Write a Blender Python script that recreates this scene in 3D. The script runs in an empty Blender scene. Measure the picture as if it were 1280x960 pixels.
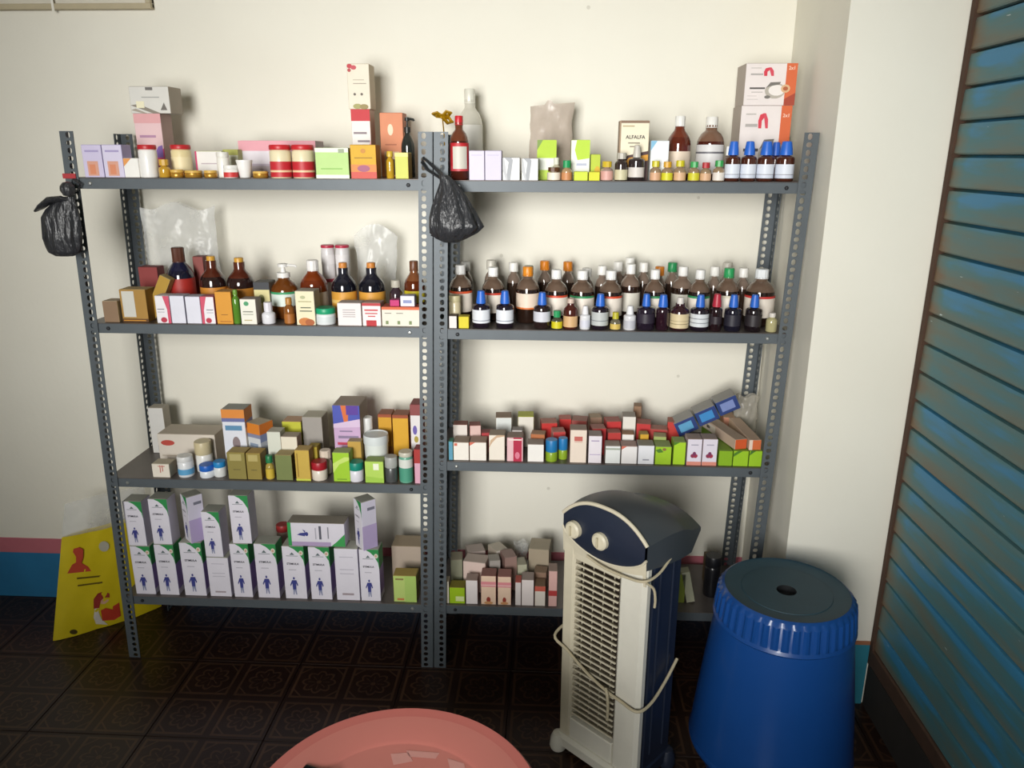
import bpy, math, random
from mathutils import Vector, Matrix, Euler
random.seed(7)
S = bpy.context.scene
COL = S.collection
PI = math.pi

# ------------------------------------------------------------------ camera
F_PX, PITCH, ROLL, YAW = 959.45, 0.289602, 0.003393, 0.047707
CAM = Vector((0.318691, -1.907032, 1.439655))
_fw = Vector((-math.sin(YAW)*math.cos(PITCH), math.cos(YAW)*math.cos(PITCH), -math.sin(PITCH)))
_r0 = Vector((math.cos(YAW), math.sin(YAW), 0)); _u0 = _r0.cross(_fw)
_r = _r0*math.cos(ROLL) + _u0*math.sin(ROLL)
_u = -_r0*math.sin(ROLL) + _u0*math.cos(ROLL)
cd = bpy.data.cameras.new('camera'); cam = bpy.data.objects.new('camera', cd); COL.objects.link(cam)
cd.sensor_fit = 'HORIZONTAL'; cd.sensor_width = 36.0; cd.lens = F_PX/1280*36.0
cd.clip_start = 0.02; cd.clip_end = 60
_m = Matrix((_r, _u, -_fw)).transposed().to_4x4(); _m.translation = CAM
cam.matrix_world = _m
S.camera = cam

# ------------------------------------------------------------------ world, daylight, exposure
W = bpy.data.worlds.new('daylight'); S.world = W; W.use_nodes = True
_bg = W.node_tree.nodes['Background']; _bg.inputs[0].default_value = (0.86, 0.93, 1.0, 1); _bg.inputs[1].default_value = 1.0
ld = bpy.data.lights.new('doorway_daylight', 'AREA'); ld.shape = 'RECTANGLE'
ld.size = 1.15; ld.size_y = 1.7; ld.energy = 26; ld.color = (1.0, 0.985, 0.95); ld.spread = math.radians(66)
lo = bpy.data.objects.new('doorway_daylight', ld); COL.objects.link(lo)
lo.location = (-0.40, -3.45, 1.42)
lo.rotation_euler = (Vector((0.22, 0.3, 0.98))-Vector(lo.location)).to_track_quat('-Z', 'Y').to_euler()
S.view_settings.view_transform = 'Standard'; S.view_settings.look = 'None'
S.view_settings.exposure = 0.0; S.view_settings.gamma = 1.0; S.view_settings.use_curve_mapping = False

# ------------------------------------------------------------------ pixel helpers (1280 x 960 frame)
def ray(px, py): return _fw*F_PX + _r*(px-640) - _u*(py-480)
def U(px, py, Y):
    d = ray(px, py); return CAM + d*((Y-CAM.y)/d.y)
def FL(px, py, z=0.0):
    d = ray(px, py); return CAM + d*((z-CAM.z)/d.z)
def onplane(px, py, p0, n):
    d = ray(px, py); return CAM + d*((p0-CAM).dot(n)/d.dot(n))

# ------------------------------------------------------------------ materials
def lin(c):
    return c/12.92 if c <= 0.04045 else ((c+0.055)/1.055)**2.4
def rgb(h):
    h = h.lstrip('#'); return tuple(lin(int(h[i:i+2], 16)/255) for i in (0, 2, 4))
_M = {}
def nodes_of(m):
    m.use_nodes = True; nt = m.node_tree
    return nt, nt.nodes['Principled BSDF']
def mat(h, rough=0.55, metal=0.0, var=0.08, scale=35.0, coat=0.0, trans=0.0):
    k = (h, rough, metal, var, scale, coat, trans)
    if k in _M: return _M[k]
    m = bpy.data.materials.new('paint_'+h.strip('#')); nt, b = nodes_of(m)
    c = rgb(h)
    tc = nt.nodes.new('ShaderNodeTexCoord'); nz = nt.nodes.new('ShaderNodeTexNoise'); nz.inputs['Scale'].default_value = scale
    nz.inputs['Detail'].default_value = 3
    nt.links.new(tc.outputs['Object'], nz.inputs['Vector'])
    mx = nt.nodes.new('ShaderNodeMix'); mx.data_type = 'RGBA'
    mx.inputs[6].default_value = tuple(x*(1-var) for x in c)+(1,)
    mx.inputs[7].default_value = tuple(min(1, x*(1+var)) for x in c)+(1,)
    nt.links.new(nz.outputs['Fac'], mx.inputs[0]); nt.links.new(mx.outputs[2], b.inputs['Base Color'])
    b.inputs['Roughness'].default_value = rough; b.inputs['Metallic'].default_value = metal
    b.inputs['Coat Weight'].default_value = coat; b.inputs['Transmission Weight'].default_value = trans
    _M[k] = m; return m
def film(name, tint=(0.93, 0.94, 0.93), clear=0.72, rough=0.18):
    if name in _M: return _M[name]
    m = bpy.data.materials.new(name); m.use_nodes = True; nt = m.node_tree
    b = nt.nodes['Principled BSDF']; out = nt.nodes['Material Output']
    b.inputs['Base Color'].default_value = (*tint, 1); b.inputs['Roughness'].default_value = rough
    t = nt.nodes.new('ShaderNodeBsdfTransparent'); t.inputs[0].default_value = (0.96, 0.96, 0.95, 1)
    mx = nt.nodes.new('ShaderNodeMixShader')
    nz = nt.nodes.new('ShaderNodeTexNoise'); nz.inputs['Scale'].default_value = 14
    tc = nt.nodes.new('ShaderNodeTexCoord'); nt.links.new(tc.outputs['Object'], nz.inputs['Vector'])
    mr = nt.nodes.new('ShaderNodeMapRange'); mr.inputs[3].default_value = 1-clear-0.14; mr.inputs[4].default_value = 1-clear+0.14
    nt.links.new(nz.outputs['Fac'], mr.inputs[0]); nt.links.new(mr.outputs[0], mx.inputs[0])
    nt.links.new(t.outputs[0], mx.inputs[1]); nt.links.new(b.outputs[0], mx.inputs[2]); nt.links.new(mx.outputs[0], out.inputs[0])
    bp = nt.nodes.new('ShaderNodeBump'); bp.inputs['Strength'].default_value = 0.5; bp.inputs['Distance'].default_value = 0.01
    n2 = nt.nodes.new('ShaderNodeTexNoise'); n2.inputs['Scale'].default_value = 25; nt.links.new(tc.outputs['Object'], n2.inputs['Vector'])
    nt.links.new(n2.outputs['Fac'], bp.inputs['Height']); nt.links.new(bp.outputs[0], b.inputs['Normal'])
    _M[name] = m; return m

# ------------------------------------------------------------------ mesh builder
class MB:
    def __init__(s): s.v = []; s.f = []; s.m = []; s.mats = []
    def mi(s, m):
        if m not in s.mats: s.mats.append(m)
        return s.mats.index(m)
    def face(s, pts, m):
        n = len(s.v); s.v += [tuple(p) for p in pts]; s.f.append(tuple(range(n, n+len(pts)))); s.m.append(s.mi(m))
    def box(s, x0, x1, y0, y1, z0, z1, m, c=0.0008, mt=None, ms=None, mf=None):
        """chamfered box; mt top, ms sides, mf front (-y)"""
        mt = mt or m; ms = ms or m; mf = mf or m
        c = min(c, (x1-x0)*.3, (y1-y0)*.3, (z1-z0)*.3)
        X = (x0, x1); Y = (y0, y1); Z = (z0, z1); n = len(s.v); idx = {}
        for i in (0, 1):
            for j in (0, 1):
                for k in (0, 1):
                    sx, sy, sz = (1 if i == 0 else -1), (1 if j == 0 else -1), (1 if k == 0 else -1)
                    for a, p in enumerate(((X[i], Y[j]+sy*c, Z[k]+sz*c), (X[i]+sx*c, Y[j], Z[k]+sz*c), (X[i]+sx*c, Y[j]+sy*c, Z[k]))):
                        idx[i, j, k, a] = len(s.v); s.v.append(p)
        g = lambda i, j, k, a: idx[i, j, k, a]
        def F(l, mm): s.f.append(tuple(l)); s.m.append(s.mi(mm))
        F([g(0,0,0,1), g(1,0,0,1), g(1,0,1,1), g(0,0,1,1)], mf)
        F([g(1,1,0,1), g(0,1,0,1), g(0,1,1,1), g(1,1,1,1)], m)
        F([g(1,0,0,0), g(1,1,0,0), g(1,1,1,0), g(1,0,1,0)], ms)
        F([g(0,1,0,0), g(0,0,0,0), g(0,0,1,0), g(0,1,1,0)], ms)
        F([g(0,0,1,2), g(1,0,1,2), g(1,1,1,2), g(0,1,1,2)], mt)
        F([g(0,1,0,2), g(1,1,0,2), g(1,0,0,2), g(0,0,0,2)], m)
        for i in (0, 1):
            for j in (0, 1): F([g(i,j,0,0), g(i,j,0,1), g(i,j,1,1), g(i,j,1,0)], ms)
            for k in (0, 1): F([g(i,0,k,0), g(i,1,k,0), g(i,1,k,2), g(i,0,k,2)], mt if k else ms)
        for j in (0, 1):
            for k in (0, 1): F([g(0,j,k,1), g(1,j,k,1), g(1,j,k,2), g(0,j,k,2)], mt if k else mf)
        for i in (0, 1):
            for j in (0, 1):
                for k in (0, 1): F([g(i,j,k,0), g(i,j,k,1), g(i,j,k,2)], ms)
    def lathe(s, prof, m, seg=18, cx=0, cy=0, rib=0.0, mfun=None, sx=1.0, sy=1.0):
        """prof = [(r,z)...]; poles closed when r==0"""
        rows = []
        for r, z in prof:
            if r < 1e-6: rows.append([len(s.v)]); s.v.append((cx, cy, z)); continue
            row = []
            for k in range(seg):
                a = 2*PI*k/seg; q = r*(1-rib*(k % 2))
                row.append(len(s.v)); s.v.append((cx+sx*q*math.cos(a), cy+sy*q*math.sin(a), z))
            rows.append(row)
        for i in range(len(rows)-1):
            A, B = rows[i], rows[i+1]; mm = mfun(i) if mfun else m
            for k in range(seg):
                k2 = (k+1) % seg
                if len(A) == 1 and len(B) == 1: continue
                if len(A) == 1: s.f.append((A[0], B[k2], B[k]))
                elif len(B) == 1: s.f.append((A[k], A[k2], B[0]))
                else: s.f.append((A[k], A[k2], B[k2], B[k]))
                s.m.append(s.mi(mm))
    def grid(s, P, nu, nv, m, mf=None):
        n = len(s.v)
        for j in range(nv+1):
            for i in range(nu+1): s.v.append(tuple(P(i/nu, j/nv)))
        for j in range(nv):
            for i in range(nu):
                a = n+j*(nu+1)+i; s.f.append((a, a+1, a+nu+2, a+nu+1)); s.m.append(s.mi(mf(i/nu, j/nv) if mf else m))
    def tube(s, pts, r, m, seg=8, closed=False, flat=1.0):
        pts = [Vector(p) for p in pts]; n = len(pts); rows = []
        up = Vector((0, 0, 1))
        for i, p in enumerate(pts):
            a = pts[(i-1) % n] if (closed or i > 0) else p; b = pts[(i+1) % n] if (closed or i < n-1) else p
            t = (b-a).normalized(); x = t.cross(up)
            if x.length < 1e-3: x = t.cross(Vector((0, 1, 0)))
            x.normalize(); y = t.cross(x); rr = r(i/(n-1)) if callable(r) else r
            row = []
            for k in range(seg):
                an = 2*PI*k/seg; row.append(len(s.v)); s.v.append(tuple(p+x*rr*math.cos(an)+y*rr*flat*math.sin(an)))
            rows.append(row)
        R = range(n) if closed else range(n-1)
        for i in R:
            A, B = rows[i], rows[(i+1) % n]
            for k in range(seg):
                k2 = (k+1) % seg; s.f.append((A[k], A[k2], B[k2], B[k])); s.m.append(s.mi(m))
        if not closed:
            s.f.append(tuple(rows[0][::-1])); s.m.append(s.mi(m)); s.f.append(tuple(rows[-1])); s.m.append(s.mi(m))
    def build(s, name, parent=None, loc=None, rot=None, smooth=False, angle=None):
        me = bpy.data.meshes.new(name); me.from_pydata(s.v, [], s.f)
        for m in s.mats: me.materials.append(m)
        me.polygons.foreach_set('material_index', s.m)
        if smooth:
            me.polygons.foreach_set('use_smooth', [True]*len(me.polygons))
            try: me.set_sharp_from_angle(angle=math.radians(angle or 40))
            except Exception: pass
        me.update()
        o = bpy.data.objects.new(name, me); COL.objects.link(o)
        if loc is not None: o.location = loc
        if rot is not None: o.rotation_euler = rot
        if parent: o.parent = parent
        return o
def empty(name, loc=(0, 0, 0), rz=0):
    o = bpy.data.objects.new(name, None); COL.objects.link(o); o.location = loc; o.rotation_euler = (0, 0, rz)
    o.empty_display_size = 0.05; return o
def tag(o, label=None, cat=None, group=None, kind=None):
    if label: o['label'] = label
    if cat: o['category'] = cat
    if group: o['group'] = group
    if kind: o['kind'] = kind
    return o
def noise(x, y, z=0.0):
    return math.sin(x*1.7+y*2.3+z*.9)*.5+math.sin(x*3.9-y*2.9+1.3+z)*.3+math.sin(x*7.1+y*6.3+2.1-z*2)*.2

# ------------------------------------------------------------------ setting: walls, floor, ceiling
YW = 0.305; PX0, PX1, PY = 0.946, 1.195, -0.09; CEIL = 2.9; XL = -2.3; YB = -3.6; XR = PX1
def wall_mat():
    m = bpy.data.materials.new('distempered_wall'); nt, b = nodes_of(m)
    tc = nt.nodes.new('ShaderNodeTexCoord')
    n1 = nt.nodes.new('ShaderNodeTexNoise'); n1.inputs['Scale'].default_value = 1.6; n1.inputs['Detail'].default_value = 5
    n2 = nt.nodes.new('ShaderNodeTexNoise'); n2.inputs['Scale'].default_value = 60; n2.inputs['Detail'].default_value = 4
    for n in (n1, n2): nt.links.new(tc.outputs['Object'], n.inputs['Vector'])
    cr = nt.nodes.new('ShaderNodeValToRGB'); cr.color_ramp.elements[0].position = .3; cr.color_ramp.elements[1].position = .7
    cr.color_ramp.elements[0].color = (*rgb('e8e4d6'), 1); cr.color_ramp.elements[1].color = (*rgb('f0ede0'), 1)
    nt.links.new(n1.outputs['Fac'], cr.inputs[0])
    # small scuffs
    v = nt.nodes.new('ShaderNodeTexVoronoi'); v.inputs['Scale'].default_value = 5.5; nt.links.new(tc.outputs['Object'], v.inputs['Vector'])
    lt = nt.nodes.new('ShaderNodeMath'); lt.operation = 'LESS_THAN'; lt.inputs[1].default_value = 0.028; nt.links.new(v.outputs['Distance'], lt.inputs[0])
    ml = nt.nodes.new('ShaderNodeMath'); ml.operation = 'MULTIPLY'; ml.inputs[1].default_value = .3; nt.links.new(lt.outputs[0], ml.inputs[0])
    mx = nt.nodes.new('ShaderNodeMix'); mx.data_type = 'RGBA'; mx.inputs[7].default_value = (*rgb('8d8471'), 1)
    nt.links.new(ml.outputs[0], mx.inputs[0]); nt.links.new(cr.outputs[0], mx.inputs[6]); nt.links.new(mx.outputs[2], b.inputs['Base Color'])
    bp = nt.nodes.new('ShaderNodeBump'); bp.inputs['Strength'].default_value = .12; bp.inputs['Distance'].default_value = .004
    nt.links.new(n2.outputs['Fac'], bp.inputs['Height']); nt.links.new(bp.outputs[0], b.inputs['Normal'])
    b.inputs['Roughness'].default_value = .75
    return m
WALL = wall_mat()
def struct(name, boxes, m, c=0.0):
    mb = MB()
    for b in boxes: mb.box(*b, m, c=c or 1e-5)
    return tag(mb.build(name), kind='structure')
struct('wall_back', [(XL-.1, PX1+.3, YW, YW+.12, 0, CEIL)], WALL)
struct('wall_right', [(PX0, PX1, PY, YW, 0, CEIL), (PX1, PX1+.15, PY+.002, YW, 0, CEIL)], WALL, c=.0008)               # the pillar in the corner
struct('wall_left', [(XL-.12, XL, YB-.1, YW, 0, CEIL)], WALL)
DX0, DX1, DZ1 = -1.05, 0.15, 2.35                                                   # the doorway behind the camera
struct('wall_rear', [(XL, DX0, YB-.12, YB, 0, CEIL), (DX1, XR+.4, YB-.12, YB, 0, CEIL), (DX0, DX1, YB-.12, YB, DZ1, CEIL)], WALL)
struct('ceiling', [(XL-.1, XR+.4, YB-.1, YW+.1, CEIL, CEIL+.1)], WALL)
struct('wall_front', [(XR, XR+.14, YB, -2.45, 0, CEIL), (XR, XR+.14, -2.45, PY, 2.32, CEIL)], WALL)  # beyond and above the shutter
BLUE = mat('2a78a8', .6, var=.18, scale=9); PINK = mat('c4707c', .65, var=.12, scale=12)
TEAL = mat('2d7f93', .6, var=.22, scale=9); BRN = mat('a06a4c', .7, var=.2, scale=20)
struct('baseboard_back', [(XL, PX0-.001, YW-.003, YW, 0.0, 0.166)], BLUE)
struct('trim_1', [(XL, PX0-.001, YW-.003, YW, 0.1662, 0.219)], PINK)
struct('baseboard_right', [(PX0-.002, PX1-.001, PY-.003, PY, 0.0, 0.186)], TEAL)
struct('trim_2', [(PX0-.002, PX1-.001, PY-.003, PY, 0.1862, 0.197)], BRN)

def tile_mat():
    m = bpy.data.materials.new('embossed_floor_tile'); nt, b = nodes_of(m); L = nt.links
    def MA(op, a, bb=None, c=None):
        n = nt.nodes.new('ShaderNodeMath'); n.operation = op
        for i, q in enumerate((a, bb, c)):
            if q is None: continue
            if isinstance(q, (int, float)): n.inputs[i].default_value = q
            else: L.new(q, n.inputs[i])
        return n.outputs[0]
    tc = nt.nodes.new('ShaderNodeTexCoord'); sp = nt.nodes.new('ShaderNodeSeparateXYZ'); L.new(tc.outputs['Object'], sp.inputs[0])
    P = 0.155
    fx = MA('SUBTRACT', MA('FRACT', MA('DIVIDE', MA('ADD', sp.outputs[0], 10*P), P)), .5)
    fy = MA('SUBTRACT', MA('FRACT', MA('DIVIDE', MA('ADD', sp.outputs[1], 10*P), P)), .5)
    ax, ay = MA('ABSOLUTE', fx), MA('ABSOLUTE', fy)
    d = MA('MAXIMUM', ax, ay)
    frame = MA('LESS_THAN', MA('ABSOLUTE', MA('SUBTRACT', d, .415)), .022)
    r = MA('SQRT', MA('ADD', MA('MULTIPLY', fx, fx), MA('MULTIPLY', fy, fy)))
    th = MA('ARCTAN2', fy, fx)
    pr = MA('ADD', .21, MA('MULTIPLY', .085, MA('ABSOLUTE', MA('COSINE', MA('MULTIPLY', th, 4)))))
    petal = MA('LESS_THAN', MA('ABSOLUTE', MA('SUBTRACT', r, pr)), .02)
    spoke = MA('MULTIPLY', MA('LESS_THAN', MA('ABSOLUTE', MA('SINE', MA('MULTIPLY', th, 4))), .2), MA('MULTIPLY', MA('GREATER_THAN', r, .07), MA('LESS_THAN', r, .2)))
    hub = MA('LESS_THAN', r, .045)
    corner = MA('LESS_THAN', MA('ABSOLUTE', MA('SUBTRACT', MA('ADD', ax, ay), .62)), .018)
    corner = MA('MULTIPLY', corner, MA('LESS_THAN', d, .415))
    pat = MA('MINIMUM', 1, MA('ADD', MA('ADD', frame, petal), MA('ADD', MA('ADD', spoke, hub), corner)))
    n1 = nt.nodes.new('ShaderNodeTexNoise'); n1.inputs['Scale'].default_value = 6; n1.inputs['Detail'].default_value = 6; L.new(tc.outputs['Object'], n1.inputs['Vector'])
    cr = nt.nodes.new('ShaderNodeValToRGB'); cr.color_ramp.elements[0].color = (*rgb('1a0f0b'), 1); cr.color_ramp.elements[1].color = (*rgb('33211a'), 1)
    L.new(n1.outputs['Fac'], cr.inputs[0])
    mx = nt.nodes.new('ShaderNodeMix'); mx.data_type = 'RGBA'; mx.inputs[7].default_value = (*rgb('553d2c'), 1)
    L.new(MA('MULTIPLY', pat, MA('ADD', .1, n1.outputs['Fac'])), mx.inputs[0]); L.new(cr.outputs[0], mx.inputs[6]); L.new(mx.outputs[2], b.inputs['Base Color'])
    bp = nt.nodes.new('ShaderNodeBump'); bp.inputs['Strength'].default_value = .6; bp.inputs['Distance'].default_value = .003
    L.new(pat, bp.inputs['Height']); L.new(bp.outputs[0], b.inputs['Normal'])
    b.inputs['Roughness'].default_value = .33; b.inputs['Specular IOR Level'].default_value = .3
    return m
TILE = tile_mat()
fl = struct('floor', [(XL-.1, XR+.4, YB-.12, YW+.1, -.08, -.004)], mat('1c1412', .7))
_tb = MB(); _tb.box(-.1542, .1542, -.1542, .1542, -.004, 0, TILE, c=.0015); _t0 = None
for i in range(-8, 5):
    for j in range(-9, 1):
        x, y = .072+.31*i, .15+.31*j
        if x-.155 > PX1+.05 or x+.155 < XL: continue
        if _t0 is None: _t0 = _tb.build('floor_tile', fl, (x, y, 0)); continue
        t = _t0.copy(); COL.objects.link(t); t.parent = fl; t.location = (x, y, 0)

# rolling shutter on the right: every slat a part
def shutter_mat():
    m = bpy.data.materials.new('worn_blue_shutter_paint'); nt, b = nodes_of(m); L = nt.links
    tc = nt.nodes.new('ShaderNodeTexCoord'); oi = nt.nodes.new('ShaderNodeObjectInfo')
    mp = nt.nodes.new('ShaderNodeMapping'); mp.inputs['Scale'].default_value = (1, 2.2, 16); L.new(tc.outputs['Object'], mp.inputs['Vector'])
    ad = nt.nodes.new('ShaderNodeVectorMath'); ad.operation = 'ADD'; L.new(mp.outputs[0], ad.inputs[0])
    cb = nt.nodes.new('ShaderNodeCombineXYZ'); ml = nt.nodes.new('ShaderNodeMath'); ml.operation = 'MULTIPLY'; ml.inputs[1].default_value = 37
    L.new(oi.outputs['Random'], ml.inputs[0]); L.new(ml.outputs[0], cb.inputs[0]); L.new(cb.outputs[0], ad.inputs[1])
    n1 = nt.nodes.new('ShaderNodeTexNoise'); n1.inputs['Scale'].default_value = 1.5; n1.inputs['Detail'].default_value = 6; L.new(ad.outputs[0], n1.inputs['Vector'])
    sp = nt.nodes.new('ShaderNodeSeparateXYZ'); L.new(tc.outputs['Object'], sp.inputs[0])
    # dust gathers on the lower half of each slat and by the guide rail
    mr = nt.nodes.new('ShaderNodeMapRange'); mr.inputs[1].default_value = .062; mr.inputs[2].default_value = .004; L.new(sp.outputs[2], mr.inputs[0])
    me = nt.nodes.new('ShaderNodeMapRange'); me.inputs[1].default_value = -.07; me.inputs[2].default_value = 0; L.new(sp.outputs[1], me.inputs[0])
    a1 = nt.nodes.new('ShaderNodeMath'); a1.operation = 'MULTIPLY'; a1.inputs[1].default_value = .2; L.new(mr.outputs[0], a1.inputs[0])
    a2 = nt.nodes.new('ShaderNodeMath'); a2.operation = 'MULTIPLY_ADD'; a2.inputs[1].default_value = .35; L.new(me.outputs[0], a2.inputs[0]); L.new(a1.outputs[0], a2.inputs[2])
    a3 = nt.nodes.new('ShaderNodeMath'); a3.operation = 'ADD'; L.new(a2.outputs[0], a3.inputs[0]); L.new(n1.outputs['Fac'], a3.inputs[1])
    cr = nt.nodes.new('ShaderNodeValToRGB'); e = cr.color_ramp.elements
    e[0].position = .42; e[0].color = (*rgb('3a82aa'), 1); e[1].position = 1.0; e[1].color = (*rgb('75604a'), 1)
    q = cr.color_ramp.elements.new(.55); q.color = (*rgb('47787f'), 1); q = cr.color_ramp.elements.new(.75); q.color = (*rgb('63726a'), 1)
    L.new(a3.outputs[0], cr.inputs[0])
    n3 = nt.nodes.new('ShaderNodeTexNoise'); n3.inputs['Scale'].default_value = 9; n3.inputs['Detail'].default_value = 3; L.new(ad.outputs[0], n3.inputs['Vector'])
    gt = nt.nodes.new('ShaderNodeMath'); gt.operation = 'GREATER_THAN'; gt.inputs[1].default_value = .76; L.new(n3.outputs['Fac'], gt.inputs[0])
    mx = nt.nodes.new('ShaderNodeMix'); mx.data_type = 'RGBA'; mx.inputs[7].default_value = (*rgb('c4d2d4'), 1)
    L.new(gt.outputs[0], mx.inputs[0]); L.new(cr.outputs[0], mx.inputs[6]); L.new(mx.outputs[2], b.inputs['Base Color'])
    b.inputs['Roughness'].default_value = .5
    return m
SHUT = shutter_mat(); RUST = mat('4a3426', .8, var=.35, scale=18)
sh = tag(empty('rolling_shutter', (PX1+.012, PY-.005, 0)), 'worn blue rolling steel shutter closing the opening on the right', 'shutter')
PITCH_S = .0702; SY = -2.35
def slat_mesh():
    mb = MB(); prof = []
    prof = [(.006, 0.0), (-.0045, .0016), (-.0075, .005), (-.0068, .012), (-.0062, .035), (-.0055, .058), (-.0045, .0645), (.006, .067), (.010, .0702)]
    for a, b2 in zip(prof, prof[1:]):
        for y0, y1 in ((SY, -1.2), (-1.2, -.4), (-.4, -.003)):
            mb.face([(a[0], y0, a[1]), (a[0], y1, a[1]), (b2[0], y1, b2[1]), (b2[0], y0, b2[1])], SHUT)
    return mb
s0 = None
z_s = 1.5133-19*PITCH_S
k = 0
while z_s+k*PITCH_S < 2.30:
    z = z_s+k*PITCH_S
    if s0 is None: s0 = slat_mesh().build('slat', sh, (0, 0, z), smooth=True, angle=28)
    else:
        o = s0.copy(); COL.objects.link(o); o.parent = sh; o.location = (0, 0, z)
    k += 1
mb = MB(); mb.box(-.012, .02, SY, -.003, z_s-.05, z_s, RUST, c=.004); mb.build('bottom_bar', sh)
mb = MB(); mb.box(-.0118, .03, -.012, .0048, z_s-.05, 2.3, RUST, c=.0004); mb.build('guide_rail', sh)
mb = MB(); mb.box(.026, .03, SY, -.003, .1, 2.35, mat('2c2f30', .8)); mb.build('backing_sheet', sh)
struct('trim_3', [(PX1+.002, PX1+.3, -2.45, PY-.004, 0, z_s-.052)], mat('2b2622', .85, var=.3, scale=15))   # dark sill under the shutter

# framed board high on the wall
bd = tag(empty('wall_board', (-1.15, YW, 1.81)), 'pale framed board hung high on wall above left rack', 'board')
mb = MB(); mb.box(-.5, .4, -.012, -.002, .004, .6, mat('d2ccbc', .6)); mb.build('panel', bd)
mb = MB(); FRM = mat('b5a98c', .55)
mb.box(-.5, .4, -.022, -.001, 0, .014, FRM); mb.box(.386, .4, -.022, -.001, .014, .6, FRM); mb.build('frame', bd)
mb = MB(); mb.box(.13, .137, -.024, -.0225, -.006, .6, mat('e9e5d8', .6)); mb.build('strap', bd)

# unseen counter-shaped block, added behind the camera to shade floor and lower wall
ct_ = tag(empty('light_blocker', (-.3, -2.62, 0)), 'added unseen dark block behind the viewer, shading the floor from the doorway', 'light blocker')
WD = mat('3a2a20', .5, var=.25, scale=8)
mb = MB(); mb.box(-1.25, 1.25, -.2, .2, 0, .76, WD, c=.004); mb.build('blocker_body', ct_)
mb = MB(); mb.box(-1.3, 1.3, -.24, .24, .761, .79, WD, c=.006); mb.build('blocker_top', ct_)

# ------------------------------------------------------------------ the two slotted-angle racks
STEEL = mat('585f64', .5, metal=.2, var=.12, scale=22)
STEELP = mat('665f5c', .38, metal=.35, var=.12, scale=22)
LEAN = .0251; HR = 1.4926; FWD = .0335; DEP = .275
ZS = {'L1': 1.3835, 'L2': 1.0170, 'L3': .5790, 'L4': .2065, 'R1': 1.3812, 'R2': 1.0140, 'R3': .6497, 'R4': .2077}
def flange(mb, axis, sgn, other, m):
    """perforated strip from the corner, along axis ('x'/'y'), direction sgn"""
    n = 82; p = HR/n; u0, u1 = 0.0, FWD; uc = .6*FWD
    for k in range(n):
        z0, z1 = k*p, (k+1)*p; zc = (z0+z1)/2; a, b = (.0052, .0068) if k % 2 else (.0064, .0054)
        oc = [(a, b*.5), (a*.5, b), (-a*.5, b), (-a, b*.5), (-a, -b*.5), (-a*.5, -b), (a*.5, -b), (a, -b*.5)]
        oc = [(uc+q, zc+w) for q, w in oc]
        R4 = [(u1, z1), (u0, z1), (u0, z0), (u1, z0)]
        fs = [[R4[0], oc[1], oc[0]], [R4[1], oc[3], oc[2]], [R4[2], oc[5], oc[4]], [R4[3], oc[7], oc[6]],
              [R4[0], R4[1], oc[2], oc[1]], [R4[1], R4[2], oc[4], oc[3]], [R4[2], R4[3], oc[6], oc[5]], [R4[3], R4[0], oc[0], oc[7]]]
        for f in fs:
            pts = []
            for uu, z in f:
                q = [0, 0, z]; q[0 if axis == 'x' else 1] = sgn*uu
                q[0] += LEAN*z; pts.append(q)
            if (axis == 'x') == (sgn > 0): pts = pts[::-1]
            mb.face(pts, m)
def upright_mesh(sx, sy):
    mb = MB(); flange(mb, 'x', sx, 0, STEEL); flange(mb, 'y', sy, 0, STEEL)
    return mb
_up = {}
def upright(parent, x, y, sx, sy):
    if (sx, sy) not in _up:
        o = upright_mesh(sx, sy).build('upright', parent, (x, y, 0)); _up[sx, sy] = o
        md = o.modifiers.new('thickness', 'SOLIDIFY'); md.thickness = .0022; md.offset = 0
    else:
        o = _up[sx, sy].copy(); COL.objects.link(o); o.parent = parent; o.location = (x, y, 0)
    return o
BOLT = mat('c9cbc8', .3, metal=.8); BOLTD = mat('2b2d30', .5, metal=.4)
def rack(x0, x1, keys, label):
    r = tag(empty('steel_rack', (x0, 0, 0)), label, 'rack', 'slotted angle racks along the back wall'); w = x1-x0
    upright(r, .002, 0, 1, 1); upright(r, w-.002, 0, -1, 1); upright(r, .002, DEP, 1, -1); upright(r, w-.002, DEP, -1, -1)
    for kk in keys:
        z = ZS[kk]; dx = LEAN*z; a, b2 = .006+dx, w-.006+dx
        mb = MB(); mb.box(a, b2, .003, DEP-.003, z-.0016, z, STEELP, c=.0004)
        mb.box(a, b2, .003, .0046, z-.027, z-.0017, STEEL, c=.0004); mb.box(a, b2, .0047, .014, z-.027, z-.0255, STEEL, c=.0003)
        mb.box(a, b2, DEP-.0046, DEP-.003, z-.027, z-.0017, STEEL, c=.0004)
        mb.box(a, a+.0015, .005, DEP-.005, z-.027, z-.0017, STEEL, c=.0003); mb.box(b2-.0015, b2, .005, DEP-.005, z-.027, z-.0017, STEEL, c=.0003)
        s_ = mb.build('shelf', r)
        for i, bx in enumerate((a+.055, b2-.055)):
            bm_ = MB(); bm_.lathe([(0, 0), (.0052, 0), (.0052, .002), (.0035, .004), (0, .0045)], BOLT if (len(kk) + int(kk[1]) + i) % 2 else BOLTD, seg=6)
            bo = bm_.build('bolt', s_, (bx, .003, z-.014), (PI/2, 0, 0))
    return r
rack(-.915, 0, ('L1', 'L2', 'L3', 'L4'), 'left grey slotted angle steel rack with four loaded shelves')
rack(.001, .905, ('R1', 'R2', 'R3', 'R4'), 'right grey slotted angle steel rack beside the corner pillar')

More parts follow.
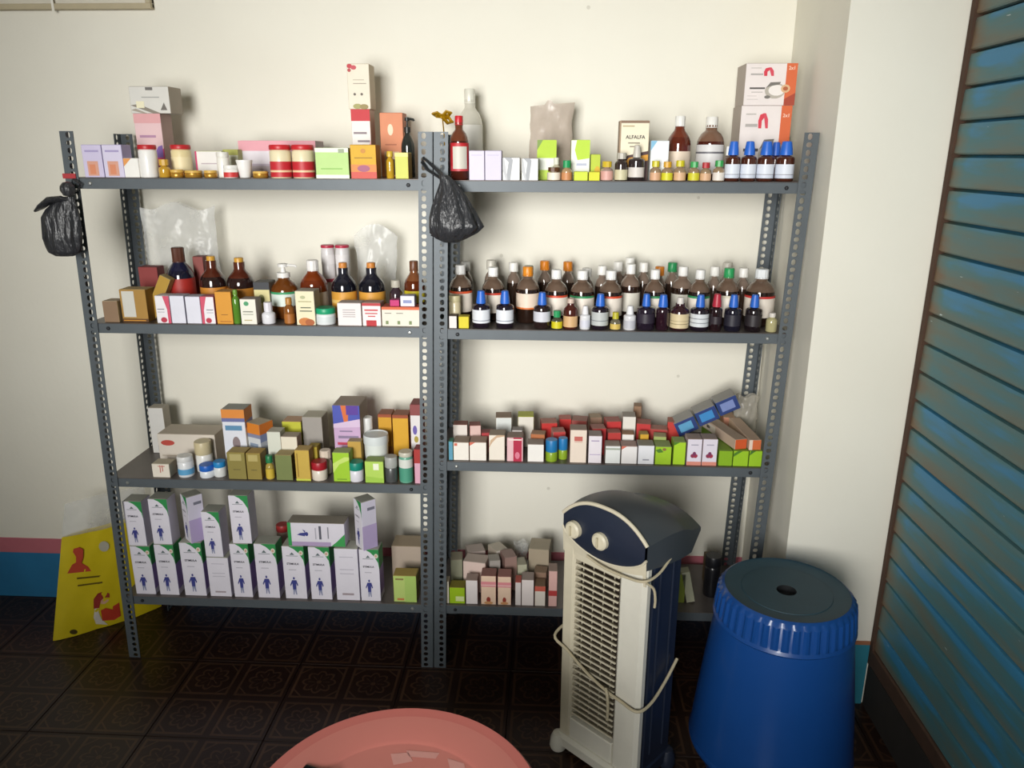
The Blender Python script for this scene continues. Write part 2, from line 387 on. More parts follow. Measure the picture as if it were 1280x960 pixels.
# ------------------------------------------------------------------ generic goods
SHELF = {'L1': "left rack's top shelf", 'L2': "left rack's second shelf", 'L3': "left rack's third shelf", 'L4': "left rack's bottom shelf",
         'R1': "right rack's top shelf", 'R2': "right rack's second shelf", 'R3': "right rack's third shelf", 'R4': "right rack's bottom shelf"}
ITEMS = []
def item(o, shelf, xc, desc, cat):
    ITEMS.append((o, shelf, xc, desc, cat)); return o
CARD = .6
def prints(parent, specs, w, h, y=0.0, name='print', face='F', d=0):
    """specs in face coordinates u,v in 0..1, drawn a hair in front of the face"""
    if 1 < len(specs) <= 5:
        for i, sp in enumerate(specs): prints(parent, [sp], w, h, y-(.00008*i if face == 'F' else 0), name, face, d)
        return
    for i, sp in enumerate(specs):
        if sp[0] == 'e' and len(specs) > 1: prints(parent, [sp], w, h, y-(.00008*i if face == 'F' else 0), name, face, d)
    mb = MB(); lay = 0
    for sp in specs:
        if sp[0] == 'e' and len(specs) > 1: lay += 1; continue
        lay += 1; off = .00025+.00008*lay; kind = sp[0]; col = sp[-1]
        if kind == 'r': u0, v0, u1, v1 = sp[1:5]; pl = [(u0, v0), (u1, v0), (u1, v1), (u0, v1)]
        elif kind == 'e':
            cu, cv, ru, rv = sp[1:5]; pl = [(cu+ru*math.cos(2*PI*k/14), cv+rv*math.sin(2*PI*k/14)) for k in range(14)]
        else: pl = sp[1]
        if face == 'F': pts = [((u-.5)*w, y-off, v*h) for u, v in pl]
        elif face == 'R': pts = [(w/2+off, y+u*d, v*h) for u, v in pl]
        elif face == 'L': pts = [(-w/2-off, y+(1-u)*d, v*h) for u, v in pl]
        else: pts = [((u-.5)*w, y+v*d, h+off) for u, v in pl]
        mb.face(pts, mat(col, .6, var=.04))
    o = mb.build(name, parent)
    if len(mb.f) > 1: o['kind'] = 'stuff'
    return o
def lettering(parent, text, width, loc, col, rot=(PI/2, 0, 0), name='lettering'):
    cu = bpy.data.curves.new('t', 'FONT'); cu.body = text; cu.align_x = 'CENTER'; cu.resolution_u = 2; cu.offset = .018
    to = bpy.data.objects.new('t', cu); COL.objects.link(to)
    dg = bpy.context.evaluated_depsgraph_get(); me = bpy.data.meshes.new_from_object(to.evaluated_get(dg))
    bpy.data.objects.remove(to); bpy.data.curves.remove(cu)
    xs = [v.co.x for v in me.vertices]; s = width/(max(xs)-min(xs))
    for v in me.vertices: v.co *= s
    me.materials.clear(); me.materials.append(mat(col, .6, var=.03))
    o = bpy.data.objects.new(name, me); COL.objects.link(o); o.parent = parent; o.location = loc; o.rotation_euler = rot
    return o
def C(shelf, x0, x1, yt, row, dep, desc, front, side=None, top=None, F=None, R=None, L=None, T=None, name='medicine_carton', cat='carton',
      rz=0.0, base=None, w=None, h=None, tilt=0.0, text=None, flap=True, dz=0.0):
    zb = (ZS[shelf] if base is None else base)+.0004+dz
    a, b2 = U(x0, yt, row), U(x1, yt, row); w = w or max(.006, b2.x-a.x-.0006); xc = (a.x+b2.x)/2
    h = h or max(.008, (a.z+b2.z)/2-zb)
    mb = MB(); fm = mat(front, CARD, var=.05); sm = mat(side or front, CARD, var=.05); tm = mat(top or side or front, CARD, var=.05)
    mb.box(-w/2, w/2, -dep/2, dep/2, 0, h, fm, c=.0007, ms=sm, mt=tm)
    o = mb.build(name, None, (xc, row+dep/2, zb), (0, tilt, rz))
    if tilt:
        o.location.z += abs(math.sin(tilt))*w/2*1.0
    item(o, shelf, (x0+x1)/2, desc, cat)
    if flap:
        fb = MB(); fb.box(-w*.47, w*.47, -dep*.47, dep*.44, h, h+.0005, tm, c=.0002); fb.build('top_flap', o)
    if F: prints(o, F, w, h, -dep/2)
    if R: prints(o, R, w, h, -dep/2, face='R', d=dep, name='side_print')
    if L: prints(o, L, w, h, -dep/2, face='L', d=dep, name='side_print')
    if T: prints(o, T, w, h+.0005, -dep/2, face='T', d=dep, name='top_print')
    if text: lettering(o, text[0], text[1]*w, (text[4]*w if len(text) > 4 else 0, -dep/2-.0012, text[2]*h), text[3])
    o['top'] = zb+h
    return o
def sleeve(parent, r, bands, h, seg, patch=None):
    for i, (z0, z1, c) in enumerate(bands):
        mb = MB(); q = r*(1.012+.004*i); mb.lathe([(q, z0*h), (q, z1*h)], mat(c, .5, var=.04), seg=seg); mb.build('label', parent, smooth=True)
def patch(parent, r, z0, z1, a0, a1, col, name='label_panel'):
    mb = MB(); mb.grid(lambda u, v: (r*math.cos(a0+(a1-a0)*u), r*math.sin(a0+(a1-a0)*u), z0+(z1-z0)*v), 8, 1, mat(col, .5, var=.04))
    return mb.build(name, parent, smooth=True)
def glass(h, rough=.08): return mat(h, rough, var=.15, coat=.6)
def Bt(shelf, x0, x1, yt, row, kind, desc, body, cap, bands=(), upper=None, name=None, cat='bottle', capw=None, capf=None, base=None, capcol2=None, dz=0.0):
    zb = (ZS[shelf] if base is None else base)+.0004+dz
    a, b2 = U(x0, yt, row), U(x1, yt, row); r = (b2.x-a.x)/2*.985; xc = (a.x+b2.x)/2
    yc = row+r; h = max(.015, U((x0+x1)/2, yt, yc).z-zb)
    xc = U((x0+x1)/2, yt, yc).x; r *= (yc-CAM.y)/(row-CAM.y)
    seg = 20 if r > .016 else 14
    bm_ = glass(body); um = glass(upper) if upper else bm_; cm = mat(cap, .4, var=.05)
    name = name or {'syrup': 'syrup_bottle', 'round': 'syrup_bottle', 'dropper': 'dropper_bottle', 'small': 'medicine_vial', 'jar': 'plastic_jar', 'pump': 'pump_bottle', 'tub': 'plastic_tub', 'cup': 'plastic_cup', 'tin': 'small_tin'}[kind]
    mb = MB(); cb = MB()
    if kind in ('syrup', 'round'):
        cf = capf or (.15 if kind == 'syrup' else .16); ct = 1-cf; cr = (capw or .43)*r
        if kind == 'syrup': P = [(0, .006), (.9, .0), (1, .025), (1, .55), (.975, .61), (.86, .67), (.66, .73), (.47, .775), (.40, .81), (.40, ct+.03)]
        else: P = [(0, .006), (.9, .0), (1, .025), (1, .56), (.98, .61), (.9, .67), (.74, .73), (.5, .775), (.42, .79), (.42, ct+.03)]
        nsw = 5 if kind == 'syrup' else 4
        mb.lathe([(q*r, z*h) for q, z in P]+[(0, (ct+.03)*h)], bm_, seg=seg, mfun=lambda i: um if i >= nsw else bm_)
        cb.lathe([(0, ct*h), (cr*.98, ct*h), (cr, ct*h+.001), (cr, h-.002), (cr*.9, h), (0, h)], cm, seg=24, rib=.05)
        cb.lathe([(cr*1.04, (ct-.012)*h), (cr*1.04, (ct-.002)*h)], cm, seg=24)
    elif kind == 'dropper':
        P = [(0, .005), (.9, 0), (1, .02), (1, .55), (.97, .59), (.82, .62), (.45, .645), (.38, .66), (.38, .7)]
        mb.lathe([(q*r, z*h) for q, z in P]+[(0, .7*h)], bm_, seg=seg)
        cw = (capw or .56)*1.1*r; cb.lathe([(0, .655*h), (cw, .655*h), (cw, .7*h), (cw*.93, .8*h), (cw*.72, .985*h), (cw*.5, h), (0, h)], cm, seg=20, rib=.04)
    elif kind == 'small':
        cf = capf or .26; ct = 1-cf; cw = (capw or .6)*r
        P = [(0, .005), (.9, 0), (1, .03), (1, ct-.2), (.92, ct-.12), (.6, ct-.05), (.5, ct-.02), (.5, ct+.05)]
        mb.lathe([(q*r, z*h) for q, z in P]+[(0, (ct+.05)*h)], bm_, seg=seg)
        cb.lathe([(0, ct*h), (cw, ct*h), (cw, h*.98), (cw*.9, h), (0, h)], cm, seg=20, rib=.05)
    elif kind in ('jar', 'tin'):
        cf = capf or .22; ct = 1-cf; bm2 = mat(body, .35, var=.05, coat=.3) if kind == 'jar' else mat(body, .3, metal=.5)
        mb.lathe([(0, .004), (.95*r, 0), (r*.99, .03*h), (r*.99, (ct-.06)*h), (r*.9, (ct-.01)*h), (r*.86, ct*h), (r*.86, (ct+.03)*h), (0, (ct+.03)*h)], bm2, seg=24)
        cb.lathe([(0, ct*h), (r*.98, ct*h), (r, ct*h+.001), (r, h-.0025), (r*.94, h), (0, h)], cm, seg=36, rib=.025)
    elif kind == 'cup':
        mb.lathe([(0, .002), (.62*r, 0), (.66*r, .02*h), (.86*r, .6*h), (.97*r, .93*h)], mat(body, .4), seg=24)
        cb.lathe([(.95*r, .9*h), (r, .9*h), (r, h), (.9*r, h), (.8*r, .5*h), (0, .45*h)], cm, seg=24)
    elif kind == 'tub':
        mb.lathe([(0, .003), (.86*r, 0), (.88*r, .02*h), (.95*r, .78*h), (.95*r, .8*h), (0, .8*h)], mat(body, .35), seg=30)
        cb.lathe([(0, .78*h), (r*.99, .78*h), (r, .8*h), (r, .94*h), (r*.97, h), (r*.9, h), (r*.88, h-.002), (0, h-.002)], cm, seg=30)
    elif kind == 'pump':
        P = [(0, .005), (.9, 0), (1, .02), (1, .5), (.95, .56), (.75, .64), (.45, .7), (.4, .74), (.4, .77)]
        mb.lathe([(q*r, z*h) for q, z in P]+[(0, .77*h)], bm_, seg=seg)
        cb.lathe([(0, .745*h), (.48*r, .745*h), (.48*r, .83*h), (.2*r, .84*h), (.14*r, .93*h), (.36*r, .935*h), (.36*r, .99*h), (0, h)], cm, seg=16)
        cb.tube([(0, -.0*r, .965*h), (.5*r, 0, .965*h), (.95*r, 0, .955*h), (1.0*r, 0, .93*h)], .0032, cm, seg=8)
    o = mb.build(name, None, (xc, yc, zb), (0, 0, random.uniform(-.4, .4) if kind != 'pump' else 0), smooth=True, angle=60)
    item(o, shelf, (x0+x1)/2, desc, cat)
    cb.build('cup_rim' if kind == 'cup' else ('lid' if kind in ('jar', 'tub', 'tin') else 'cap'), o, smooth=True, angle=35)
    if bands: sleeve(o, r*(1 if kind != 'tub' else .96), bands, h, 24)
    o['top'] = zb+h; o['rad'] = r
    return o
def lines(u0, u1, vs, col, t=.018): return [('r', u0, v-t/2, u1, v+t/2, col) for v in vs]
# ------------------------------------------------------------------ left rack, top shelf
RD, WH, CR, GD, DK = 'c02a30', 'f1efe9', 'efe6cf', 'b8892f', '2a2420'
LIL = 'cfc6e2'
_pp = [('r', .2, .05, .75, .5, 'd9a08a'), ('r', .3, .1, .6, .4, 'd98a66'), ('r', .15, .78, .85, .84, 'a79bc6')]
C('L1', 100.5, 125.5, 181, .010, .045, 'lilac carton with orange figure', LIL, 'b0a7cf', F=_pp)
C('L1', 126, 151, 181, .010, .045, 'lilac carton with orange figure', 'd6cfe6', 'b0a7cf', F=_pp)
C('L1', 153, 172, 198, .012, .05, 'white carton with orange corner', WH, WH, F=[('p', [(0, 1), (0, .55), (.55, 1)], 'e39a52')])
Bt('L1', 172, 194, 181, .010, 'jar', 'white bottle with red cap', 'f4f2ee', RD, capf=.14, name='plastic_bottle')
lp = C('L1', 166, 200, 142, .15, .06, 'pale pink carton with magenta print', 'e8c6c8', 'b99a94', F=[('r', .15, .62, .75, .66, 'b78aa8'), ('p', [(.45, .0), (1, .0), (1, .45), (.8, .4)], 'd84f80'), ('p', [(.55, .3), (.95, .3), (.95, .5), (.8, .48)], '8d6ab8'), ('r', 0, .85, 1, 1, 'e3a9ab')])
C('L1', 160, 210, 108, .146, .07, 'silver grey carton stacked on pink carton', 'dcdad3', 'a59a8d', base=lp['top'], F=[('p', [(0, .3), (.2, .35), (.75, .0), (.55, .0)], '8d8578'), ('p', [(0, .12), (.12, .18), (.4, .0), (.3, 0)], 'a89f90'), ('r', .42, .86, .6, .97, '6d6a66'), ('r', .3, .58, .75, .62, 'aaa9a5'), ('p', [(.75, .12), (.92, .12), (.85, .4)], '6f6a64'), ('r', .15, .2, .35, .45, 'efe9c8')])
Bt('L1', 197, 211, 199, .012, 'small', 'gold capped amber vial', 'c79a35', 'cfa23a', capf=.34, capw=.8)
Bt('L1', 213, 237, 181, .055, 'jar', 'cream jar with red lid', 'ead9a6', RD, bands=((.1, .2, 'c79a4c'), (.2, .62, 'efe0b4')), capf=.14)
for a, b_, t in ((213, 229, 212), (231, 252, 213), (255, 271, 213), (316, 335, 214)):
    Bt('L1', a, b_, t, .012, 'tin', 'small round gold tin', 'c9973e', 'd9b056', capf=.35, cat='tin')
C('L1', 243, 277, 189, .10, .05, 'white carton with magenta edge', 'e9e6e2', 'c9d0a0', 'b9bf7a', F=[('r', .0, 0, .06, 1, 'c43a6a'), ('r', .2, .5, .8, .54, 'b9a9b0')])
C('L1', 278, 297, 187, .12, .05, 'olive topped white carton', 'dfe0cc', 'b3b878', 'a3a860', F=[('r', 0, .8, 1, 1, 'b3b45c')])
Bt('L1', 270, 285, 190, .035, 'jar', 'plain white tall bottle', 'eeece4', 'e4e2da', capf=.2, name='plastic_bottle')
Bt('L1', 279, 296.5, 206.5, .006, 'jar', 'small white jar with red band', 'f3f0ea', 'eceae4', bands=((.05, .45, 'cf3a3a'),), capf=.3)
Bt('L1', 295, 315, 200, .010, 'cup', 'white flared plastic cup', 'f1efeb', 'f1efeb', cat='cup')
C('L1', 297, 394, 176, .15, .075, 'large flat pink and white carton', 'e6dfe6', 'c9bcc2', 'dc9aa6', F=[('r', 0, .72, 1, 1, 'e5a3ae'), ('r', .0, .3, 1, .36, 'c8bccb'), ('r', 0, 0, 1, .3, 'bdb0b4')])
for a, b_ in ((336, 363), (364, 391.5)):
    Bt('L1', a, b_, 181, .010, 'jar', 'cream jar with red label and lid', 'e9ddb8', 'c5262f', bands=((.03, .5, 'c02832'), (.18, .24, 'e9c9a0')), capf=.15)
C('L1', 393, 435, 185, .012, .05, 'light green and white carton', 'b9d98a', 'a9c87e', F=[('r', 0, .86, 1, 1, 'eef3dd'), ('r', 0, 0, 1, .12, 'f0f4e2'), ('r', .15, .3, .8, .34, '8fbf62'), ('r', .7, .84, .88, .97, '9aa58a')])
C('L1', 437, 469.5, 181, .012, .05, 'yellow carton fading to red', 'd9a91f', 'c07a22', 'a8761c', F=[('r', 0, .0, 1, .2, 'd0584e'), ('r', 0, .2, 1, .42, 'd98a4a'), ('e', .5, .3, .25, .1, 'a8607c'), ('r', .15, .6, .85, .63, 'a07818'), ('e', .5, .82, .1, .07, 'c98a3a')])
t1 = C('L1', 438, 462, 136.6, .15, .055, 'white carton with red top band', 'efe9e4', 'cfb8a8', F=[('r', 0, .83, 1, 1, 'c8323a'), ('r', .1, .64, .8, .67, '8a7c84'), ('r', .3, .52, .95, .55, '8a7c84'), ('p', [(.5, .2), (1, .2), (1, .55)], 'e6b4b8')])
C('L1', 433, 461, 79.7, .146, .06, 'tall cream carton with red flower, stacked', 'e8e0cd', 'c2b096', base=t1['top'], F=[('e', .12, .95, .12, .05, 'c23a44'), ('e', .3, .92, .13, .05, 'c8505a'), ('e', .1, .86, .08, .04, 'b84a4c'), ('r', .25, .64, .75, .655, 'b5a894'), ('r', .25, .56, .85, .575, '9a8e80'), ('e', .3, .33, .06, .03, '6d655c'), ('e', .62, .33, .06, .03, '6d655c'), ('e', .4, .06, .2, .06, 'a8a468'), ('e', .7, .05, .2, .06, '9a8a58')])
C('L1', 474, 503, 141, .17, .06, 'orange carton with pump picture', 'd98a63', 'c07250', F=[('e', .45, .74, .12, .09, 'f2d9bc'), ('r', .15, .02, .8, .4, 'ddb89a'), ('r', .45, .03, .75, .28, '2d2a2c'), ('r', .2, .5, .7, .52, 'b46a4a')])
Bt('L1', 500, 517, 146, .13, 'pump', 'black pump bottle', '2b2f2c', '262826')
Bt('L1', 482, 492, 189, .012, 'small', 'gold bottle with yellow cap', 'c39a2a', 'd3b13a', capf=.2, capw=.8)
C('L1', 493, 510, 191, .012, .05, 'lime yellow carton', 'd2d564', '9a7a2a', 'd9d06a', F=[('r', 0, .85, 1, 1, 'e3dc8a')])
# ------------------------------------------------------------------ right rack, top shelf
rb_ = Bt('R1', 561.5, 585.5, 144.7, .010, 'round', 'dark bottle with red cap and red label', '4a2016', 'c8242e', bands=((.14, .22, 'c44048'), (.22, .58, 'c0262e')), upper='6a3a26', capf=.13)
rb_.rotation_euler.z = .12; patch(rb_, rb_['rad']*1.03, .026, .078, -PI/2-.75, -PI/2+.85, 'd3cfc2')
cb_ = Bt('R1', 571, 603, 111, .19, 'round', 'large clear bottle with white label', 'c9c4b4', 'dcdacd', bands=((.25, .6, 'e3e1d8'),), upper='cfcbbd', capf=.15)
C('R1', 586, 605.5, 188.4, .010, .05, 'lilac white carton', 'dad4e6', 'bcb6cc', F=lines(.15, .85, (.85,), 'b9b1cc'))
C('R1', 606, 627, 188.4, .010, .05, 'lilac white carton', 'd6d0e2', 'b2acc2', F=lines(.15, .85, (.85,), 'b9b1cc'))
_sw = [('p', [(.2, 0), (.45, 0), (.6, .9), (.5, 1), (.1, 1), (.35, .8)], 'a9abb0'), ('p', [(.0, .45), (.2, .0), (.3, .0), (.1, .95), (0, 1)], 'c5c6c9')]
C('R1', 628, 650, 197, .010, .045, 'white carton with grey swoosh', 'f1f1ef', '9a9a98', F=_sw)
C('R1', 652, 673, 198, .010, .045, 'white carton with grey swoosh', 'f1f1ef', '8f8f8d', F=_sw)
C('R1', 671.5, 696, 175, .065, .045, 'lime green and white carton', 'e6ebe0', 'a8b478', F=[('p', [(0, .55), (1, .55), (1, 1), (.3, 1), (0, .75)], 'b4d334'), ('p', [(0, .75), (.3, 1), (0, 1)], '7f9a4a'), ('r', 0, 0, 1, .25, 'b7d24a')])
C('R1', 714, 738, 175, .06, .045, 'white carton with lime flash', 'f2f4ec', 'a7b56c', F=[('p', [(.35, .5), (1, .55), (1, 1), (.3, 1), (.2, .75)], 'b9d93a'), ('r', .3, .36, .85, .42, 'b4b8d0')])
C('R1', 738.5, 751, 193, .05, .04, 'small olive green carton', 'b9cc38', '98a838', F=[('e', .7, .35, .3, .2, 'd8b028')])
Bt('R1', 684, 701, 209, .010, 'small', 'squat vial with brown cap', 'd8c3a4', '5c3a1e', bands=((.05, .6, 'e9e0cf'),), capf=.34, capw=.9)
Bt('R1', 690, 701, 197, .036, 'small', 'vial with pale cap behind brown cap', 'c9c3ab', 'dfe0d0', capf=.3)
Bt('R1', 702, 715.5, 200.5, .010, 'small', 'vial with green cap', 'b4936c', '1f9a5a', bands=((.03, .4, 'c98a5a'),), capf=.36, capw=.75)
C('R1', 717.5, 735, 214.7, .010, .035, 'small lime carton', 'cfdd3c', 'b9c830')
C('R1', 736, 750, 215, .010, .035, 'small bright yellow carton', 'd9d92a', 'b9b420')
Bt('R1', 751, 767, 201.6, .010, 'small', 'vial with yellow cap and pink label', 'a88f84', 'd3b52c', bands=((.04, .5, 'd8a59a'),), capf=.3, capw=.75)
C('R1', 775, 812.5, 150.8, .06, .045, 'cream carton lettered in black', 'efe6cc', 'a8917a', F=[('r', 0, .96, 1, 1, '8a6f58'), ('r', 0, 0, .05, 1, 'a58a70'), ('p', [(.05, 0), (1, 0), (1, .5), (.3, .42), (.05, .26)], '4a2f30'), ('p', [(.05, .2), (.35, .38), (1, .44), (1, .34), (.6, .28), (.3, .2)], 'd99a2c'), ('r', .3, .62, .7, .64, '8d8474'), ('r', .36, .56, .66, .58, '8d8474'), ('r', .1, .9, .5, .92, 'b8a880')], text=('ALFALFA', .66, .70, '2e2a2a', .04))
Bt('R1', 769, 785.5, 191, .012, 'small', 'dark vial with grey cap and cream label', '3a2f2c', 'b9b4a8', bands=((.03, .4, 'cfc8a4'),), capf=.22, capw=.75)
Bt('R1', 786.5, 807, 181.4, .012, 'dropper', 'dark dropper bottle with pale cap', '33292a', 'c9c4ba', bands=((.1, .38, 'd9d2cc'),), capw=.45)
C('R1', 814, 837, 176, .05, .04, 'white carton with pale blue corner', 'eef2f4', 'cfd6d8', F=[('p', [(0, .75), (0, 1), (.35, 1)], '86bede'), ('r', .05, .08, .95, .12, 'c7c5dc')])
Bt('R1', 835.5, 866, 145, .10, 'syrup', 'brown syrup bottle with white cap, cream label', '5c2416', 'ecebe6', bands=((.1, .45, 'e6d4c0'),), upper='6e2e1a')
Bt('R1', 873, 908, 146, .10, 'round', 'brown syrup bottle with white cap, white label', '4a1d14', 'eceae4', bands=((.1, .56, 'dddcdc'), (.42, .45, '6a6a70')), upper='7a5a48')
for a, b_, t, cc, lb in ((813, 827, 201, 'd2c52a', 'd8a985'), (827.5, 842, 202, 'd9a32c', 'd6d22c'), (843, 858.5, 200.5, 'd0c428', 'd9b089'), (861, 875.5, 202, '3fa85a', 'd2cc30'), (876, 890, 203, 'b8323a', 'd8ae8a'), (892, 907, 200.5, '3aa052', 'e4dcd4')):
    nm = {'d2c52a': 'yellow', 'd9a32c': 'amber', 'd0c428': 'mustard', '3fa85a': 'green', 'b8323a': 'red', '3aa052': 'bright green'}[cc]
    Bt('R1', a, b_, t, .010, 'small', f'small vial with {nm} cap', '9a8266', cc, bands=((.04, .42, lb),), capf=.3, capw=.7)
for a, b_ in ((908.5, 927.5), (928.5, 948), (949, 970.5), (972.5, 996)):
    Bt('R1', a, b_, 176.5, .012, 'dropper', 'blue capped dropper bottle in front row', '4a2418', '2a6ad0', bands=((.08, .17, 'd5dcea'), (.18, .43, 'dfe5f0')), capw=.66)
Bt('R1', 962, 980, 177.5, .062, 'dropper', 'blue capped dropper bottle behind the row', '4a2418', '2a62c4', capw=.6)
Bt('R1', 906, 916, 183, .05, 'small', 'white capped vial behind droppers', '6a4a38', 'eeeeea')
_bx = [('r', .79, 0, 1, 1, 'd8683a'), ('p', [(.79, 0), (1, 0), (1, .3), (.79, .15)], 'a8442e'), ('e', .6, .35, .2, .19, 'b9b2a6'), ('e', .63, .36, .16, .13, 'efe9e4'), ('p', [(.42, .42), (.5, .55), (.7, .56), (.68, .5), (.5, .46)], '77736c'), ('e', .46, .2, .06, .04, '77736c'), ('e', .8, .4, .09, .1, 'dcb48a'), ('e', .8, .4, .05, .05, 'b4603a'),
       ('r', .1, .39, .4, .43, '55504e'), ('r', .14, .31, .36, .325, 'aaa4a0'), ('r', .06, .22, .25, .23, 'b9b2ae'), ('r', .06, .14, .28, .15, 'b9b2ae'), ('r', .1, .88, .3, .895, 'bcb6b0'), ('r', .1, .72, .34, .76, 'b4aeaa'),
       ('p', [(.36, .7), (.42, .7), (.42, .8), (.46, .84), (.45, .9), (.38, .88), (.35, .8)], 'd83a4c'), ('p', [(.46, .84), (.5, .7), (.55, .7), (.54, .82), (.49, .9), (.45, .9)], 'd8485a')]
b1 = C('R1', 927, 991, 132, .12, .09, 'white carton with orange stripe, lower of stack', 'ece3e0', 'b3a69c', F=_bx, text=('2x1', .12, .85, 'f4d8c4', .395))
C('R1', 933, 998, 79, .118, .09, 'white carton with orange stripe, top of stack', 'ece3e0', 'b3a69c', base=b1['top'], F=_bx, text=('2x1', .12, .85, 'f4d8c4', .395))
# ------------------------------------------------------------------ left rack, second shelf
C('L2', 127, 146, 376.6, .012, .045, 'small brown carton', '8d7258', 'a08a66', 'b5a184')
C('L2', 148, 181, 362, .02, .05, 'brown gold carton with white sticker', 'a8803a', '8f6a2c', 'b59a66', F=[('r', .08, .15, .55, .95, 'cfcdc4'), ('r', 0, 0, 1, .1, '5c3a16'), ('r', .05, .03, .9, .06, 'd2902a')])
lg = C('L2', 174, 190, 352, .056, .028, 'leaning gold carton beside red label bottle', 'b08a2e', 'bca468', 'b8a26a', tilt=.47, h=.118, w=.03)
C('L2', 172, 196, 334, .15, .04, 'dark red carton inside clear bag', '8f3a38', '7a3030')
C('L2', 240, 253, 321, .165, .035, 'reddish brown carton behind dark bottle', '8e4a44', '7c3e38')
Bt('L2', 205, 238, 309, .088, 'syrup', 'big dark bottle with brown cap, red label', '1b1a2c', '5a3426', bands=((.12, .2, 'b8685c'), (.2, .56, 'a82a22')), upper='20203a', capf=.2, capw=.46)
for a, b_, t in ((247, 279, 320), (281, 315, 322)):
    Bt('L2', a, b_, t, .085, 'syrup', 'amber bottle with yellow cap, orange label', '2c1a18', 'd9a23a', bands=((.06, .5, 'd08a34'),), upper='57281a', capf=.1, capw=.33)
_pw = [('p', [(.55, 1), (1, 1), (1, .0), (.8, .0), (.8, .5)], 'd0506a'), ('e', .5, .12, .22, .1, 'b8344a'), ('r', .1, .5, .6, .53, '7a7a86'), ('r', .1, .4, .6, .42, '9a9aa6')]
_pm = [('p', [(.45, 1), (0, 1), (0, .0), (.2, .0), (.2, .5)], 'd0506a'), ('e', .5, .12, .22, .1, 'b8344a'), ('r', .4, .5, .9, .53, '7a7a86'), ('r', .4, .4, .9, .42, '9a9aa6')]
C('L2', 192.5, 210.5, 370, .010, .04, 'white carton with pink curve', 'ece8ec', 'd9d6df', F=_pw)
C('L2', 211, 229, 370, .010, .04, 'plain bluish white carton', 'dfdfea', 'c9c8d6')
C('L2', 230.5, 249, 371, .010, .04, 'plain bluish white carton', 'dfdfea', 'c9c8d6')
C('L2', 249.5, 266.5, 371, .010, .04, 'white carton with pink curve', 'ece8ec', 'c9737e', F=_pm)
C('L2', 267.5, 288, 365, .010, .045, 'plain orange carton', 'd9962c', 'b57622', 'c98e3a', F=[('r', .3, .28, .7, .3, '8a5a1c'), ('r', .2, .06, .9, .09, 'b06a18')])
Bt('L2', 288.5, 298, 362, .012, 'small', 'slim green bottle', '5a8a30', '6f9a3a', capf=.15, capw=.6)
C('L2', 299, 319, 374, .010, .04, 'cream carton with green emblem', 'e9e7da', 'a89a92', F=[('e', .4, .82, .16, .09, '4a9a6a'), ('r', .15, .48, .8, .52, '7a7c70'), ('r', .15, .38, .8, .41, '9a9c8c'), ('r', .2, .14, .7, .18, 'b8a878')])
C('L2', 316, 336, 353, .08, .05, 'yellow cream carton with dark top', 'd9cf96', '7a7468', '4a4844', F=[('r', 0, .8, 1, 1, '3d3f44'), ('e', .45, .55, .2, .12, '8a8a58')])
Bt('L2', 326, 343, 377.5, .010, 'small', 'little white bottle with white cap', 'e9e9ee', 'e2dfe6', capf=.4, capw=.62, name='plastic_bottle')
Bt('L2', 336, 370, 329, .075, 'pump', 'amber pump bottle with white pump', '6a3a14', 'eae8e4', bands=((.24, .46, 'd8e4dc'), (.46, .5, '3a9a66')))
Bt('L2', 353.5, 367, 372, .012, 'small', 'slim brown bottle with gold cap', '8a5424', 'b8823a', bands=((.05, .4, 'a8682c'),), capf=.25, capw=.6)
C('L2', 368, 392, 364, .010, .05, 'cream carton with fruit picture', 'e8dfbc', 'b0a898', F=[('e', .45, .1, .35, .12, 'c87a3a'), ('e', .7, .08, .25, .1, 'a85a2a'), ('r', .25, .5, .8, .53, '4c5a48'), ('r', .2, .4, .85, .43, '4c5a48'), ('r', .15, .68, .85, .71, 'b0aa80'), ('e', .4, .82, .14, .05, 'b5b890')])
Bt('L2', 373, 407, 325, .085, 'syrup', 'amber bottle with white cap', '6a2a10', 'eeebe8', bands=((.1, .46, 'b9b0a4'),), upper='7c3614', capf=.17)
Bt('L2', 394, 419, 384, .010, 'jar', 'white jar with green lid', 'e6eaea', '1fa070', bands=((.15, .5, 'd5dcdc'),), capf=.34)
for a, b_ in ((400.6, 417.5), (418.5, 436)):
    q = Bt('L2', a, b_, 306, .19, 'jar', 'white rolled pack with red bands', 'dcd8d8', 'b8304a', bands=((.45, .5, 'b03a50'), (.72, .86, 'e4e0e0')), capf=.04, name='rolled_pack', cat='pack')
for a, b_, t in ((412.5, 444, 328), (447, 480, 328)):
    Bt('L2', a, b_, t, .075, 'syrup', 'blue-black bottle with orange cap, orange label', '15151e', 'd0853a', bands=((.04, .5, 'd59a3c'), (.3, .36, 'e0bb6c')), upper='24242e', capf=.12, capw=.34)
C('L2', 421, 451, 379, .010, .045, 'white carton with small grey text', 'eae2e0', 'c9c0bc', F=lines(.22, .75, (.6, .5, .4, .7), '9a9294', .03))
C('L2', 452, 475.5, 379, .010, .045, 'white carton with red block', 'ece5e2', 'c9a8a0', F=[('r', .0, .88, 1, 1, 'b8343a'), ('r', .2, 0, .75, .25, 'b8242c'), ('r', .12, .66, .85, .73, 'c84850'), ('r', .15, .52, .82, .58, 'c86a70'), ('r', .3, .4, .7, .45, 'c84850')])
lw = C('L2', 476.5, 525.5, 384, .010, .05, 'long white carton with orange top edge', 'e2ddce', 'c0b4a4', 'b84a34', F=[('r', 0, .86, 1, 1, 'd4643a'), ('r', .1, .1, .17, .28, '7a8a5a'), ('r', .4, .1, .47, .28, '7a8a5a'), ('r', .7, .1, .77, .28, '7a8a5a'), ('r', .08, .66, .25, .7, '8a8478'), ('r', .38, .66, .55, .7, '8a8478')])
